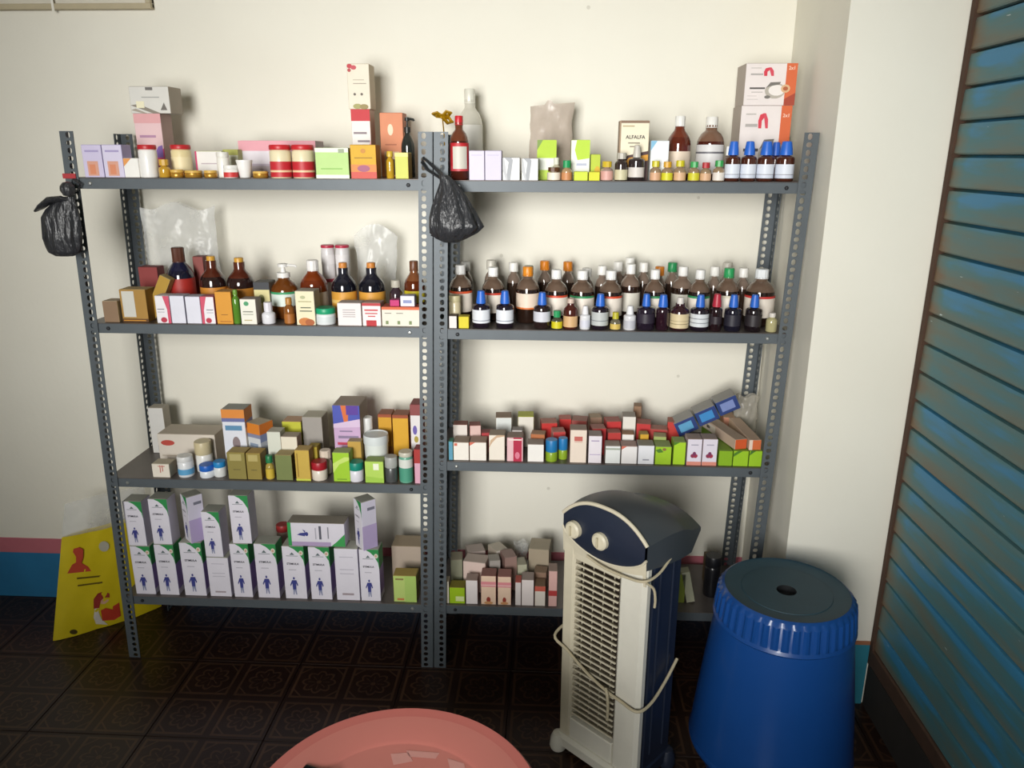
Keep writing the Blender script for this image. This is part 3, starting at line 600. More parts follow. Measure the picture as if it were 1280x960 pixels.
C('L2', 487, 499, 375, .020, .03, 'small magenta pack lying on long carton', 'c0286e', '9a2060', base=lw['top'], name='medicine_pack', cat='pack')
C('L2', 500, 518, 370, .020, .03, 'small white and blue pack lying on long carton', 'e2e2ec', 'b0b0c4', base=lw['top'], name='medicine_pack', cat='pack', F=[('r', .2, .3, .8, .6, '8a94c0')])
Bt('L2', 486, 503, 350, .09, 'small', 'dark bottle with silver cap', '3a2c34', 'b9b4a6', capf=.18, capw=.7)
Bt('L2', 504, 530, 326, .09, 'syrup', 'amber bottle with brown cap, yellow label', '5a260e', '6a4026', bands=((.3, .5, 'd0c026'),), upper='7a4a2c', capf=.16, capw=.42)
# ------------------------------------------------------------------ right rack, second shelf
for a, b_, t, cc, cn, bd_, row in ((561, 590, 331, 'f0efec', 'white cap, orange band', 'd8542a', .10), (602, 631, 334, 'f0efec', 'white cap, red band', 'c8402c', .10),
      (645, 675, 333, 'e08a1e', 'orange cap, cream label', 'd8702c', .075), (681, 710.5, 337, 'f0efec', 'white cap, red band', 'd0482c', .075),
      (713, 744, 338, 'f0efec', 'white cap, green band', '2f8a56', .075), (749, 779.5, 338, 'f0efec', 'white cap, red band', 'd04a2c', .075),
      (806, 833, 337, 'f0efec', 'white cap, green band', '2f8a56', .075), (862, 890, 337, 'ecebe8', 'white cap, green band', '2f8a56', .075),
      (897, 927, 335, '2a9a58', 'green cap, cream label', 'd8cfb8', .075), (934, 972, 336, 'ecf0f2', 'white cap, red band', 'c83a36', .075)):
    Bt('R2', a, b_, t, row, 'round', f'large brown bottle with {cn}', '261812', cc, bands=((.16, .5, 'e9dfd2'), (.5, .54, bd_)) if cc != 'e08a1e' else ((.28, .54, 'e6d3c0'), (.26, .29, 'd8702c')), upper='6a5648', capf=.155, capw=.44)
for a, b_, t in ((776, 802, 330), (841, 868, 333)):
    Bt('R2', a, b_, t, .135, 'round', 'white capped brown bottle in middle row', '2c1c16', 'efeeea', upper='7a675a', bands=((.16, .5, 'd8d4c8'),), capw=.46)
for cx_, t, cc in ((582, 327, 'white'), (614, 325, 'grey'), (642, 328, 'white'), (661, 332, 'green'), (681, 326, 'orange'), (710, 327, 'orange'), (734, 335, 'white'), (753, 332, 'white'), (773, 327, 'white'),
                   (788, 322, 'white'), (805, 328, 'white'), (825, 333, 'orange'), (841, 328, 'green'), (894, 333, 'white'), (910, 328, 'grey'), (930, 335, 'white')):
    hx = {'white': 'eceae4', 'grey': 'c6c2b6', 'green': '238a50', 'orange': 'd8801c'}[cc]
    rw = .205 if t < 331 else .165
    if cc == 'white' and cx_ in (734, 894, 930): rw = .15
    wd = 9.0
    Bt('R2', cx_-wd, cx_+wd, t, rw, 'round', f'{cc} capped brown bottle in back row', '3a2a22', hx, upper='7d6c60', capw=.66)
C('R2', 561, 571, 395, .010, .03, 'tiny white carton', 'e0dad6', '5a4a44')
Bt('R2', 561, 576, 369, .045, 'jar', 'pale tan jar behind tiny carton', 'c9bd9a', 'c2b890', capf=.2)
C('R2', 573, 586, 396, .010, .03, 'small yellow carton', 'd8c81c', 'b5a018', 'c0b02a')
def bluecap(a, b_, t, desc, lab, cap='2a66c8', body='201722', capw=.5):
    Bt('R2', a, b_, t, .010, 'dropper', desc, body, cap, bands=lab, capw=capw)
_wl = ((.14, .5, 'dfe2e8'), (.2, .22, '7d8090'))
bluecap(590, 612.5, 363, 'blue capped dropper bottle with white label', _wl)
bluecap(620, 642.5, 363, 'blue capped dropper bottle with white label', _wl)
bluecap(667, 689, 365, 'blue capped dropper bottle with half label', ((.2, .48, 'cfcfd8'),), body='2a1c1c')
Bt('R2', 689.5, 703.5, 388, .010, 'small', 'tiny vial with green cap, yellow label', '4a4a3a', '26965a', bands=((.05, .42, 'd0c41c'),), capf=.36, capw=.65)
Bt('R2', 704.5, 723, 373, .010, 'small', 'brown vial with tan label', '4a1f18', 'cbb4a6', bands=((.08, .44, 'd0a878'),), capf=.2, capw=.5)
Bt('R2', 725, 738.5, 382, .010, 'dropper', 'tiny white nozzle bottle', 'e2e2e6', 'e6e4e6', capw=.6, bands=((.1, .4, 'cfd0dc'),))
bluecap(740, 762, 367, 'blue capped dropper bottle with grey label', ((.12, .5, 'b9bdbc'), (.25, .27, '70747a')))
Bt('R2', 763, 776.5, 390, .010, 'small', 'tiny vial with olive yellow cap', '6a6450', 'b9b026', bands=((.05, .35, 'd0b45c'),), capf=.38, capw=.6)
Bt('R2', 780, 796, 382, .010, 'dropper', 'small white nozzle bottle with grey label', 'dcdce0', 'e8e8ea', capw=.55, bands=((.08, .4, 'b9bac2'),))
bluecap(797, 820.5, 367, 'blue capped dark dropper bottle', ((.2, .46, '2c2432'),), body='231a28', capw=.42)
bluecap(821.5, 838, 368, 'blue capped dark dropper bottle', (), body='2a1620', capw=.68)
Bt('R2', 839, 863, 371.6, .010, 'small', 'wide dark vial with cream label', '33181e', 'd8d2cc', bands=((.08, .52, 'd6c49c'), (.2, .22, '8a7a5a'), (.3, .31, '8a7a5a')), capf=.24, capw=.36)
bluecap(864.5, 888.5, 368, 'blue capped dropper bottle with ruled label', ((.12, .48, 'd2d6da'), (.22, .24, '70747c'), (.34, .36, '70747c')), capw=.45)
bluecap(889.5, 905, 367, 'red capped dark dropper bottle', ((.2, .4, '2a2028'),), cap='b02a3c', body='241418', capw=.68)
bluecap(907.5, 929, 368, 'blue capped dark dropper bottle', ((.15, .46, '262430'),), body='1a1826', capw=.5)
bluecap(934, 955, 368, 'blue capped dark dropper bottle', ((.15, .46, '2a2428'),), body='1c1418', capw=.5)
Bt('R2', 958.5, 973, 391, .010, 'small', 'small pale green vial with white cap', 'b4ac80', 'dcd6ce', capf=.22, capw=.6)
# ------------------------------------------------------------------ left rack, third shelf
C('L3', 184, 203, 510, .19, .04, 'tall narrow white carton in back corner', 'd9d7d2', 'b0a89a', F=[('r', .4, .05, .75, .18, '8a86a8')])
C('L3', 196, 268, 543, .10, .085, 'large beige carton with red oval', 'd8cfc2', 'c0b2a2', 'b9ad9c', F=[('e', .17, .72, .12, .09, 'b8483c'), ('r', .42, .0, .55, .34, 'd03a6a'), ('r', .05, .3, .3, .33, 'b9aa98')])
C('L3', 189, 211, 580, .012, .04, 'small white carton with red strokes', 'e8dfd0', 'b0a894', 'b9b09a', F=[('r', .45, .35, .5, .9, 'c0685c'), ('r', .58, .45, .63, .9, 'c0685c'), ('r', .35, .8, .75, .86, 'c87a6c')])
Bt('L3', 221, 240, 569, .012, 'jar', 'white bottle with blue emblem', 'e6e8ea', 'e2e2e0', bands=((.12, .4, '5fa4d0'),), capf=.25, name='plastic_bottle')
Bt('L3', 242.5, 263, 551, .05, 'jar', 'white bottle with rounded cream cap', 'e8e6e0', 'cdbf98', capf=.42, name='plastic_bottle')
Bt('L3', 249, 267, 580, .010, 'jar', 'small white jar with blue lid', 'e6eaf0', '2466c4', capf=.45)
Bt('L3', 266.5, 281.5, 576, .020, 'jar', 'small white jar with sky blue lid', 'e2e4e2', '2a8ac8', capf=.36)
C('L3', 282.5, 305.5, 566, .012, .045, 'olive gold carton', '8c8040', '7a6c30', 'a8934a', F=[('r', .15, .7, .8, .95, 'b0a46a'), ('r', .3, .35, .7, .38, '6a6030')])
C('L3', 306.5, 325, 567, .012, .045, 'olive gold carton', '93823c', '7f6426', 'b0944a', F=[('r', .15, .7, .8, .95, 'b8a868'), ('r', .3, .35, .7, .38, '6a6030')])
C('L3', 275.5, 304.5, 512, .075, .055, 'white carton with orange band, child picture', 'dfe1ea', 'c8c0b4', '9c9c94', F=[('r', 0, .86, 1, 1, 'dd8a3a'), ('r', 0, .8, 1, .86, '6a6fa0'), ('r', .12, .66, .85, .74, '5a8cb0'), ('e', .55, .45, .17, .11, '8a7a7c'), ('r', .42, .24, .95, .38, '7a6c74'), ('r', .42, .04, .98, .22, 'd8d5cc')], R=[('r', 0, .8, 1, 1, 'c8762c'), ('r', 0, .7, 1, .8, '8a80a0')])
C('L3', 308.5, 331, 530, .075, .05, 'turned white carton with orange band', 'cfd3d6', 'b9bec8', 'b0a48c', rz=-.45, F=[('r', 0, .78, 1, 1, 'd8822c'), ('r', 0, .7, 1, .78, '8488a4'), ('r', .2, .5, .8, .58, '8a9ab0'), ('r', .2, .3, .9, .36, 'a0a09a')], R=[('r', 0, .78, 1, 1, 'cf742c'), ('r', 0, .62, 1, .78, '8490b4')])
C('L3', 333, 350, 540, .06, .04, 'plain off-white carton', 'd8dacc', 'b5b4a4', 'b9b7a8')
C('L3', 352, 376, 527, .135, .05, 'yellow green carton behind red striped one', 'c0c036', 'a8a23a', 'b08a6a', F=[('r', 0, .0, 1, .5, '9a8a5a')])
C('L3', 350.5, 371, 546, .06, .04, 'white carton with red stripes', 'e4dcc8', 'b0907c', 'a8988a', F=[('r', .1, .5, .9, .56, 'b84a48'), ('r', .1, .3, .9, .36, 'b84a48'), ('r', .1, .12, .9, .24, 'a8343a')])
C('L3', 377, 402, 521.6, .12, .06, 'plain grey brown carton', 'a09a94', '8c8274', 'b0aa98')
C('L3', 415, 449, 507, .09, .09, 'large purple and blue carton', 'c9a8cc', '93806f', '9a887a', F=[('r', 0, .72, 1, 1, '4a55b0'), ('p', [(.3, 1), (.6, 1), (.55, .75), (.4, .75)], 'd8703a'), ('r', .5, .86, .95, 1, '5a3a98'), ('p', [(0, .0), (1, .0), (1, .12), (.6, .1), (.3, .02)], '6a2a88'), ('r', .22, .6, .7, .62, '8a7a98'), ('r', .16, .5, .92, .54, '8a7a98'), ('r', .12, .4, .9, .44, 'c0405a'), ('p', [(0, .72), (1, .8), (1, .68), (0, .66)], 'd8c0dc')])
Bt('L3', 451, 466, 521, .125, 'small', 'white bottle with round white cap', 'e4e4e2', 'e6e6e4', capf=.3, capw=.95, name='plastic_bottle')
Bt('L3', 454, 485.5, 542, .055, 'tub', 'large white plastic tub', 'dfe4e0', 'd6dcdc', cat='tub')
C('L3', 472, 489, 518, .15, .05, 'mustard orange carton behind tub', 'd09a22', 'a86a1c', '8f5030', tilt=.0, F=[('r', 0, .0, 1, .35, 'b07a3a'), ('r', 0, .94, 1, 1, '9a4a2a')])
C('L3', 490, 510, 519, .13, .05, 'mustard orange carton behind tub', 'd8a428', 'a86a1c', '8f5030', F=[('r', 0, .0, .9, .2, '8a5a3a'), ('r', 0, .94, 1, 1, '9a4a2a')])
C('L3', 512, 526, 506, .10, .06, 'white and purple carton with maroon top', 'e2dcdc', '8a4a44', '8a3c3c', F=[('r', 0, .84, 1, 1, '8a4444'), ('e', .4, .62, .2, .07, '6a5aa8'), ('e', .5, .48, .2, .05, 'a8963a'), ('r', 0, 0, 1, .3, 'a03a34')])
Bt('L3', 330.5, 341.5, 569, .012, 'small', 'little vial with green cap, yellow label', 'b09a4a', '247a4a', bands=((.05, .45, 'd0b440'),), capf=.3, capw=.8)
C('L3', 343, 364, 569, .012, .04, 'dark olive carton', '76804a', '6a5c28', 'a89460')
C('L3', 367.5, 386, 563, .012, .04, 'golden yellow carton', 'c8a848', '947020', 'b89a5a', F=[('r', 0, 0, 1, .06, 'c8d04a'), ('r', .12, .12, .2, .9, '9a7a2c')])
C('L3', 384, 396, 559, .058, .035, 'narrow yellow carton behind', 'c0ac3a', 'a8902c')
Bt('L3', 399, 413.5, 562, .055, 'small', 'white bottle with cream cap', 'cfc8b4', 'e0d2c0', capf=.35, capw=.95, name='plastic_bottle')
Bt('L3', 389, 408.5, 576, .010, 'jar', 'small cream jar with red lid', 'e6dccc', 'a8202c', capf=.42)
C('L3', 415, 436, 566, .012, .04, 'bright lime carton with white wedge', 'a0cc2a', '86a83a', '9aa866', F=[('p', [(.0, .3), (0, .62), (.7, .85), (1, .85), (1, .75), (.4, .6)], 'c8e070'), ('r', .2, .06, .8, .1, '78a020')])
C('L3', 434, 451, 552, .062, .03, 'tan gold carton behind lime carton', 'c09a44', 'a08038', 'a8986a')
Bt('L3', 435.5, 454, 576.5, .008, 'jar', 'small white jar with teal lid', 'e4e2ea', '1a8a78', capf=.4)
C('L3', 455.5, 479, 577, .010, .038, 'pale lime carton with bright sticker', 'b4d65c', '88a048', '8aa050', F=[('r', .45, .6, .75, .9, 'f0f4d8'), ('p', [(0, 0), (1, 0), (1, .2), (0, .3)], 'a0c848')])
Bt('L3', 480.5, 496.5, 570, .010, 'tin', 'small steel canister with silver cap', '6a6c6c', 'a8aaa6', capf=.42, cat='tin')
Bt('L3', 498, 516, 563.7, .010, 'jar', 'teal jar with pale lid', '6aa890', 'c8c4b4', bands=((.05, .5, '4f9a80'), (.5, .78, 'd8dcd4')), capf=.14)
C('L3', 517, 526, 562, .010, .04, 'pink and red carton by the upright', 'd8a4b8', '8a3030', F=[('r', 0, .6, 1, 1, 'a8302c')])
# ------------------------------------------------------------------ right rack, third shelf
_rc = [('p', [(0, 1), (.0, .8), (.35, 1)], 'd06a54')]
C('R3', 560.5, 566, 552, .012, .03, 'thin blue green carton', '5a9ab4', '4a8a70')
C('R3', 566.5, 586, 553, .012, .05, 'white carton with red corner', 'ece6dc', 'c8b8a8', '9c8876', F=[('r', .05, .8, .25, .95, 'd06a54')])
C('R3', 586.7, 608, 553, .012, .05, 'white carton with red corner', 'ece6dc', 'a89484', 'a88c7c', F=_rc)
C('R3', 611, 631, 544, .014, .045, 'white carton with pale swirl', 'e9e0d2', 'b0a08c', '9c8c7a', F=[('p', [(0, .5), (.1, .8), (.5, 1), (1, 1), (1, .96), (.5, .9), (.2, .7)], 'c8a888'), ('r', 0, 0, 1, .04, 'a89c8c')])
C('R3', 633.5, 654, 547, .012, .045, 'pink carton with crimson panel', 'e2b8bc', 'a07a78', '8a7468', F=[('r', .4, 0, .92, 1, 'b01c40'), ('r', .1, .88, .9, .94, 'e9d8d0'), ('e', .65, .25, .15, .15, 'd87a90')])
C('R3', 659.5, 680, 555.6, .012, .045, 'plain white front carton', 'ece8e2', 'b0a69a', '9a8a80')
for a, b_ in ((682, 697.5), (698, 710)):
    Bt('R3', a, b_, 549 if a < 690 else 547, .012 if a < 690 else .03, 'jar', 'green vial with blue cap', '8aa82c', '2478b4', capf=.55, name='medicine_vial', cat='bottle')
C('R3', 713, 734, 537.5, .012, .045, 'tall cream carton with red block', 'e6d6c6', 'b09a8c', '9a8478', F=[('r', .25, .66, .75, .8, 'c0645a'), ('r', .25, .62, .75, .64, 'c8a090')])
C('R3', 736, 753, 545, .012, .045, 'white carton with lilac lines', 'e4dce2', '8c7c7c', '9a8a84', F=[('r', .1, .3, .9, .33, 'b8a8c8'), ('r', .2, .8, .8, .84, 'a898b8')])
C('R3', 757, 776, 557.6, .012, .045, 'white carton with green line', 'e2e4e2', 'b0a8a0', 'a09488', F=[('r', 0, .78, 1, .88, 'a0a898')])
C('R3', 777, 797, 558, .012, .045, 'white carton with red corner', 'e8e4e2', 'b0a8a0', 'a88c84', F=_rc)
C('R3', 798, 818.5, 557, .012, .045, 'white carton with tiny grey mark', 'e2e2e6', 'b0aeb0', '8a8678', F=[('r', .3, .2, .7, .27, '9a9aa4')])
C('R3', 819.5, 840, 558.5, .012, .05, 'lime green carton', '9cc41e', '7a9a24', '8a9a58', F=[('p', [(0, .8), (.3, .9), (.5, .7), (.2, .65)], '4a7a20'), ('e', .55, .85, .12, .08, '8a6a3a')])
C('R3', 842.5, 858, 553, .014, .045, 'lime green carton', 'a8d022', '7a9a24', '8aa050', F=[('p', [(0, .85), (.5, 1), (.0, 1)], '4a7a1c')])
_ch = [('r', 0, 0, 1, .14, 'd88a78'), ('e', .4, .36, .16, .08, '8a2a4a'), ('e', .58, .36, .16, .08, 'a02a44'), ('e', .5, .44, .12, .08, '78305a'), ('r', .25, .76, .75, .8, 'a8a4b4')]
C('R3', 860, 878.5, 549, .012, .045, 'lilac white carton with cherries', 'dfd8e4', 'b0a0a4', '98867c', F=_ch)
C('R3', 879.3, 898, 549, .012, .045, 'lilac white carton with cherries', 'dfd8e4', 'b0a0a4', '98867c', F=_ch)
g1 = C('R3', 899, 916.5, 563.7, .012, .24, 'low lime carton under orange ones', '86b014', '6c9018', '7a9a30')
g2 = C('R3', 917.2, 936.5, 563.7, .012, .24, 'low lime carton under orange ones', '98c41c', '6c9018', '7a9a30', F=[('p', [(0, .6), (.6, 1), (.3, 1), (0, .8)], '4a7a1c')])
g3 = C('R3', 937.2, 953.5, 563.7, .012, .24, 'low lime carton under orange ones', '98c41c', '6c9018', '7a9a30', F=[('p', [(0, .7), (.5, 1), (.1, 1)], '3f6f1c')])
zt = max(g1['top'], g2['top'], g3['top'])+.0006
o = C('R3', 914, 931, 551, .016, .20, 'long orange-ended carton on lime ones', 'd0582a', 'c9b09a', 'b09a84', base=zt, h=.028, rz=.28, w=.034, flap=False, L=[('r', .05, .1, .45, .85, 'e0d4c0'), ('r', .2, .3, .3, .6, '5a4a40')])
o.location.x -= .018
C('R3', 932, 951, 547, .016, .18, 'long orange ended carton by the corner', 'd26a3a', 'c0a48c', 'b9a08a', base=zt, h=.028, rz=.08, w=.032, flap=False, F=[('r', .0, 0, .28, 1, 'e6d0c0')])
# second and third rows of the third shelf
def jumble(shelf, L_):
    for x0, x1, t, row, dep, desc, f, s_, tp, rz in L_:
        C(shelf, x0, x1, t, row, dep, desc, f, s_, tp, rz=rz if abs(rz) > .08 else random.uniform(-.16, .16))
jumble('R3', (
 (566, 584, 531, .075, .035, 'small white carton in second row', 'ddd4cc', 'a08478', '8a5a50', .0),
 (586, 600, 532, .075, .035, 'small white and red carton in second row', 'd8b8b0', 'a05a54', '8c5850', -.0),
 (601, 617, 541, .07, .03, 'dark red carton in second row', 'a8363a', '8a2c30', '84383a', .12),
 (619, 639, 522, .12, .05, 'brown carton with teal band', 'd8dcd8', '93805f', '8c745f', 0),
 (640, 653, 538, .065, .03, 'plain pale carton in second row', 'e0dcd8', '8a8078', '8c8480', .0),
 (647, 667, 521, .12, .05, 'white carton with lime top', 'ded8cc', 'a09a50', 'b0b43a', 0),
 (664, 682, 543, .065, .035, 'orange brown carton in second row', 'b0683a', '8c5434', '9c7456', -.1),
 (676, 696, 529, .125, .045, 'bright red carton in third row', 'bc2824', '98382f', 'a4685a', .1),
 (699, 714, 524, .185, .04, 'bright red carton in back row', 'c02a26', '98302c', 'a85a50', 0),
 (690, 706, 540, .075, .04, 'red carton with pink edge', 'b83a38', 'c08a80', 'a86a60', .15),
 (716, 735, 526, .125, .045, 'dull red carton in third row', 'a04a42', '8c5a50', '9a6a5e', -.05),
 (739, 757, 536, .07, .04, 'scarlet carton in second row', 'b62a2c', '8c3a38', '9a6056', 0),
 (737, 752, 522, .18, .04, 'tan carton in back row', 'a88a74', '8c745f', '9a846c', 0),
 (757, 776, 527, .12, .045, 'bright red carton in third row', 'c03030', '9a3a38', 'a05c52', .05),
 (759, 776, 541, .07, .035, 'deep red carton in second row', 'b43430', '8c3836', '9c5a50', 0),
 (779, 795.5, 521, .12, .045, 'white carton with dark rim in third row', 'e2ddd4', 'b0a69a', '9c9288', 0),
 (778, 793, 543, .07, .035, 'small white carton in second row', 'e6e2dc', 'b0a69a', '98704c', .05),
 (797, 815, 530, .12, .045, 'bright red carton in third row', 'bc2a2a', '983430', '9c5a4e', 0),
 (800, 811, 543, .07, .03, 'small amber yellow carton', 'd0a02c', 'a88428', 'a8904a', 0),
 (814, 836, 537, .11, .04, 'flat dull red carton', 'a83430', '8c3a34', 'a0685a', .06),
 (836, 852, 528, .13, .045, 'bright red carton in third row', 'c23228', '98382c', 'a4604c', -.05),
 (793, 803, 508, .20, .035, 'brown carton standing at the back', '8f6f54', '7a5c44', '8a6a50', 0),
 (818, 834, 546, .065, .035, 'tan green carton in second row', '9aa860', '8a8860', 'a09468', 0),
 (905, 920, 522, .20, .05, 'salmon carton behind orange ones', 'c48a70', 'a87860', 'a88a70', 0),
))
# ------------------------------------------------------------------ left rack, bottom shelf: tall white cartons
def tall_print(fig='3a3f86', badge=True):
    F = [('p', [(.3, 1), (1, 1), (1, .62), (.95, .75), (.75, .88), (.55, .95)], '2a8a48'), ('r', .18, .815, .72, .825, '7a8286'), ('p', [(.34, .84), (.56, .84), (.45, .89)], '5a6a6c'),
         ('r', .25, .55, .6, .565, 'b8b4c0'),
         ('e', .45, .395, .045, .025, fig), ('p', [(.36, .36), (.56, .36), (.63, .26), (.58, .25), (.54, .3), (.53, .17), (.37, .17), (.36, .3), (.28, .24), (.26, .27)], fig), ('p', [(.38, .18), (.53, .18), (.55, .08), (.5, .08), (.455, .165), (.42, .08), (.38, .08)], '8a90b0')]
    if badge: F += [('e', .87, .88, .1, .045, 'd8d4c4'), ('e', .86, .88, .05, .022, 'd09a88')]
    return F
_sd = [('r', 0, .12, 1, .62, 'a48ccc'), ('r', 0, .62, 1, 1, '3a9a58')]
TX = ('STIMULA', .56, .655, '40404a', -.04)
def tallc(x0, x1, t, row, dep, desc, base=None, plain=False, rz=0, w=None, badge=True, fig='3a3f86', green=True):
    o = C('L4', x0, x1, t, row, dep, desc, 'e2dee8', 'd8d3e4', 'a8a89c', base=base, rz=rz, w=w,
          F=(lines(.2, .8, (.84, .6, .52), 'c4bfcc')+[('r', .25, .1, .75, .14, 'a89aa0')]) if plain else tall_print(fig, badge),
          R=None if (plain or not badge and green) else (_sd if green else [('r', 0, .0, 1, .5, 'b9a8d0'), ('r', .4, .8, .9, .86, '7a7a8a')]), text=None if plain else TX)
    return o
BT = {}
for k_, (a, b_, t) in enumerate(((161.5, 186.5, 683), (191.5, 216, 681), (223, 250.5, 678.6), None, (286, 309.5, 680), (316.5, 344, 680), (351.5, 379, 683), (384.5, 411, 684), None, (447.5, 473, 687)) if 0 else
      [(161.5, 186.5, 683), (191.5, 216, 681), (223, 250.5, 678.6), (286, 309.5, 680), (316.5, 344, 680), (351.5, 379, 683), (384.5, 411, 684), (448, 473, 687)]):
    BT[k_] = tallc(a, b_, t, .014, .05, 'tall green-cornered carton in lower row')
P1 = tallc(257.5, 284.5, 697, .014, .05, 'plain white tall carton in lower row', plain=True)
P2 = tallc(417, 446.5, 686, .014, .05, 'plain white tall carton in lower row', plain=True)
tallc(152.5, 176, 627, .016, .05, 'tall green-cornered carton in upper row', base=BT[0]['top']+.0006, badge=False)
tallc(184, 208, 624, .016, .05, 'tall green-cornered carton in upper row', base=BT[1]['top']+.0006, badge=False)
tallc(220, 248, 621, .016, .045, 'turned tall white carton in upper row', base=BT[2]['top']+.0006, rz=-.75, w=.042, badge=False, green=False)
tallc(250.5, 273, 640, .016, .05, 'tall white carton on a plain one', base=P1['top']+.0006, badge=False)
tallc(284.5, 309, 619.5, .016, .05, 'tall green-cornered carton in upper row', base=BT[3]['top']+.0006, badge=False)
lyz = max(BT[5]['top'], BT[6]['top'], P2['top'])+.0006
lc = C('L4', 358.5, 430, 654, .018, .05, 'white carton with green end lying on its side', 'dedae4', 'cfc9dc', '9a9284', base=lyz, flap=False,
       F=[('r', 0, 0, .06, 1, '2f9a50'), ('r', .06, 0, .75, .18, 'b09cc0'), ('p', [(1, .0), (.75, .0), (.85, .2), (1, .55)], '3a9a50'), ('e', .33, .52, .03, .09, '3a3f86'), ('p', [(.16, .48), (.24, .44), (.3, .42), (.31, .66), (.26, .72), (.3, .58), (.22, .56)], '3a3f86'), ('r', .55, .3, .59, .88, '5a5a66'), ('r', .7, .34, .72, .84, '8a8a94'), ('r', .48, .3, .5, .8, 'b4b0bc')])
tallc(434, 472, 627, .012, .045, 'turned tall white carton beside the lying one', base=max(P2['top'], BT[7]['top'])+.0006, rz=-.85, w=.045, badge=False, green=False)
C('L4', 491, 520, 720, .014, .045, 'pale lime carton near the upright', 'b9cf74', '8a8440', 'a8904a', F=[('r', .1, .84, .45, .9, '8a7a4a'), ('r', .15, .06, .45, .14, 'c87a48'), ('r', .5, 0, 1, 1, 'aac868')])
C('L4', 489, 526, 683, .13, .07, 'beige carton behind lime one', 'b9a898', 'a08c78', 'a8967c')
Bt('L4', 345, 361, 655, .13, 'jar', 'dark red lidded bottle behind lying carton', '8c7a6c', '9a2c2c', capf=.12, name='plastic_bottle')
# ------------------------------------------------------------------ right rack, bottom shelf
C('R4', 556.5, 561, 727, .012, .03, 'thin cream carton by the upright', 'ddd6c4', 'a89a84')
C('R4', 561.5, 581, 734.5, .012, .04, 'bright lime carton with white sticker', '9cc012', '7a8c20', '7c7420', F=[('r', .4, .15, .95, .45, 'd8e4a0')])
C('R4', 582, 597, 725.5, .012, .04, 'plain white carton', 'e4dcda', 'a8948c', 'a08a80')
_pk = [('r', 0, .62, 1, .8, 'dc8a90'), ('r', 0, .66, 1, .7, 'e8bcb8'), ('e', .5, .17, .14, .1, '983828'), ('e', .5, .06, .3, .05, 'c89060')]
C('R4', 601, 620, 720, .012, .045, 'pink carton with brown figure', 'e6c8ae', 'b07068', '8a5c54', F=_pk)
C('R4', 622, 639, 721, .012, .045, 'pink carton with brown figure', 'e6c8ae', 'a06a60', '94645c', F=_pk)
C('R4', 644, 651.5, 728, .012, .04, 'thin white carton with red top', 'd8d0cc', 'a08a84', 'b8584c')
C('R4', 652, 667.5, 725, .012, .045, 'plain white carton', 'e2d8d4', 'a89890', '9c8c84')
C('R4', 668.5, 682, 733, .012, .045, 'small white carton with red upper stripe', 'dcd4c8', '8c5c4c', '7a6048', F=[('r', 0, .75, 1, 1, 'c05a48')])
C('R4', 686, 697, 714, .012, .045, 'pink white carton beside cooler', 'd8aca4', '8c5c58', '9c8478', F=[('r', 0, .3, 1, .45, 'b03a38')])
jumble('R4', (
 (580, 609, 703, .075, .05, 'torn open pink white carton', 'd9c2b8', 'b89c94', 'b8a79c', -.08),
 (582, 604, 690, .14, .05, 'lilac grey carton in jumble', 'b0a09a', '9c8c84', 'a89a92', .3),
 (610, 624, 701, .08, .04, 'grey carton in jumble', 'a39c96', '8c8680', '9c958c', .2),
 (613, 630, 688, .14, .05, 'white carton tipped in jumble', 'cfc6bc', 'b0a494', 'b9b0a0', .6),
 (627, 643, 697, .085, .05, 'mauve brown carton in jumble', '9a7d74', '8a6c64', '9a8078', .35),
 (645, 657, 706, .08, .045, 'pale green carton in jumble', 'b4b49c', '98947c', 'a09c88', .2),
 (662, 688, 687, .12, .07, 'beige carton under clear film', 'a89a84', '94866f', 'a89c86', -.1),
 (668, 684, 716, .065, .04, 'brown carton behind small white one', '8c705c', '7a5c4c', '8c745f', .0),
 (562, 577, 700, .09, .05, 'grey green carton in corner', '8a8a74', '747460', '948c78', .1),
))
C('R4', 848, 858, 718, .05, .04, 'olive green carton beyond cooler', '7d8a30', '66702a')
C('R4', 861, 872, 716, .05, .03, 'slim pale carton leaning beyond cooler', 'b4b49a', '98987f', tilt=-.22)
Bt('R4', 882, 903, 694, .08, 'jar', 'black glossy canister beside the upright', '16161a', '1a1a1e', capf=.25, name='canister', cat='canister')
C('R4', 884, 902, 700, .14, .05, 'brown carton behind black canister', '7c6a4c', '6a5a40')

# ------------------------------------------------------------------ blue cartons in wrap leaning at the corner of the third shelf
bz = ZS['R3']
for i, (cx_, cy_) in enumerate(((858, 533), (884, 520), (910, 507))):
    p_ = U(cx_, cy_, .12)
    mb = MB(); mb.box(-.029, .029, -.03, .03, -.021, .021, mat('35588f', .4), c=.001, mt=mat('8c8a86', .4), mf=mat('2c3f78', .4))
    o = mb.build('medicine_carton', None, (p_.x, .15, p_.z), (0, -.46, 0))
    mb = MB(); mb.face([(-.02, -.0305, -.012), (.018, -.0305, -.012), (.018, -.0305, .012), (-.02, -.0305, .012)], mat(('5fa0c8', '3f8ac8', '7c8cc0')[i], .4)); mb.build('print', o)
    item(o, 'R3', cx_, 'blue carton in slanting wrapped row', 'carton')
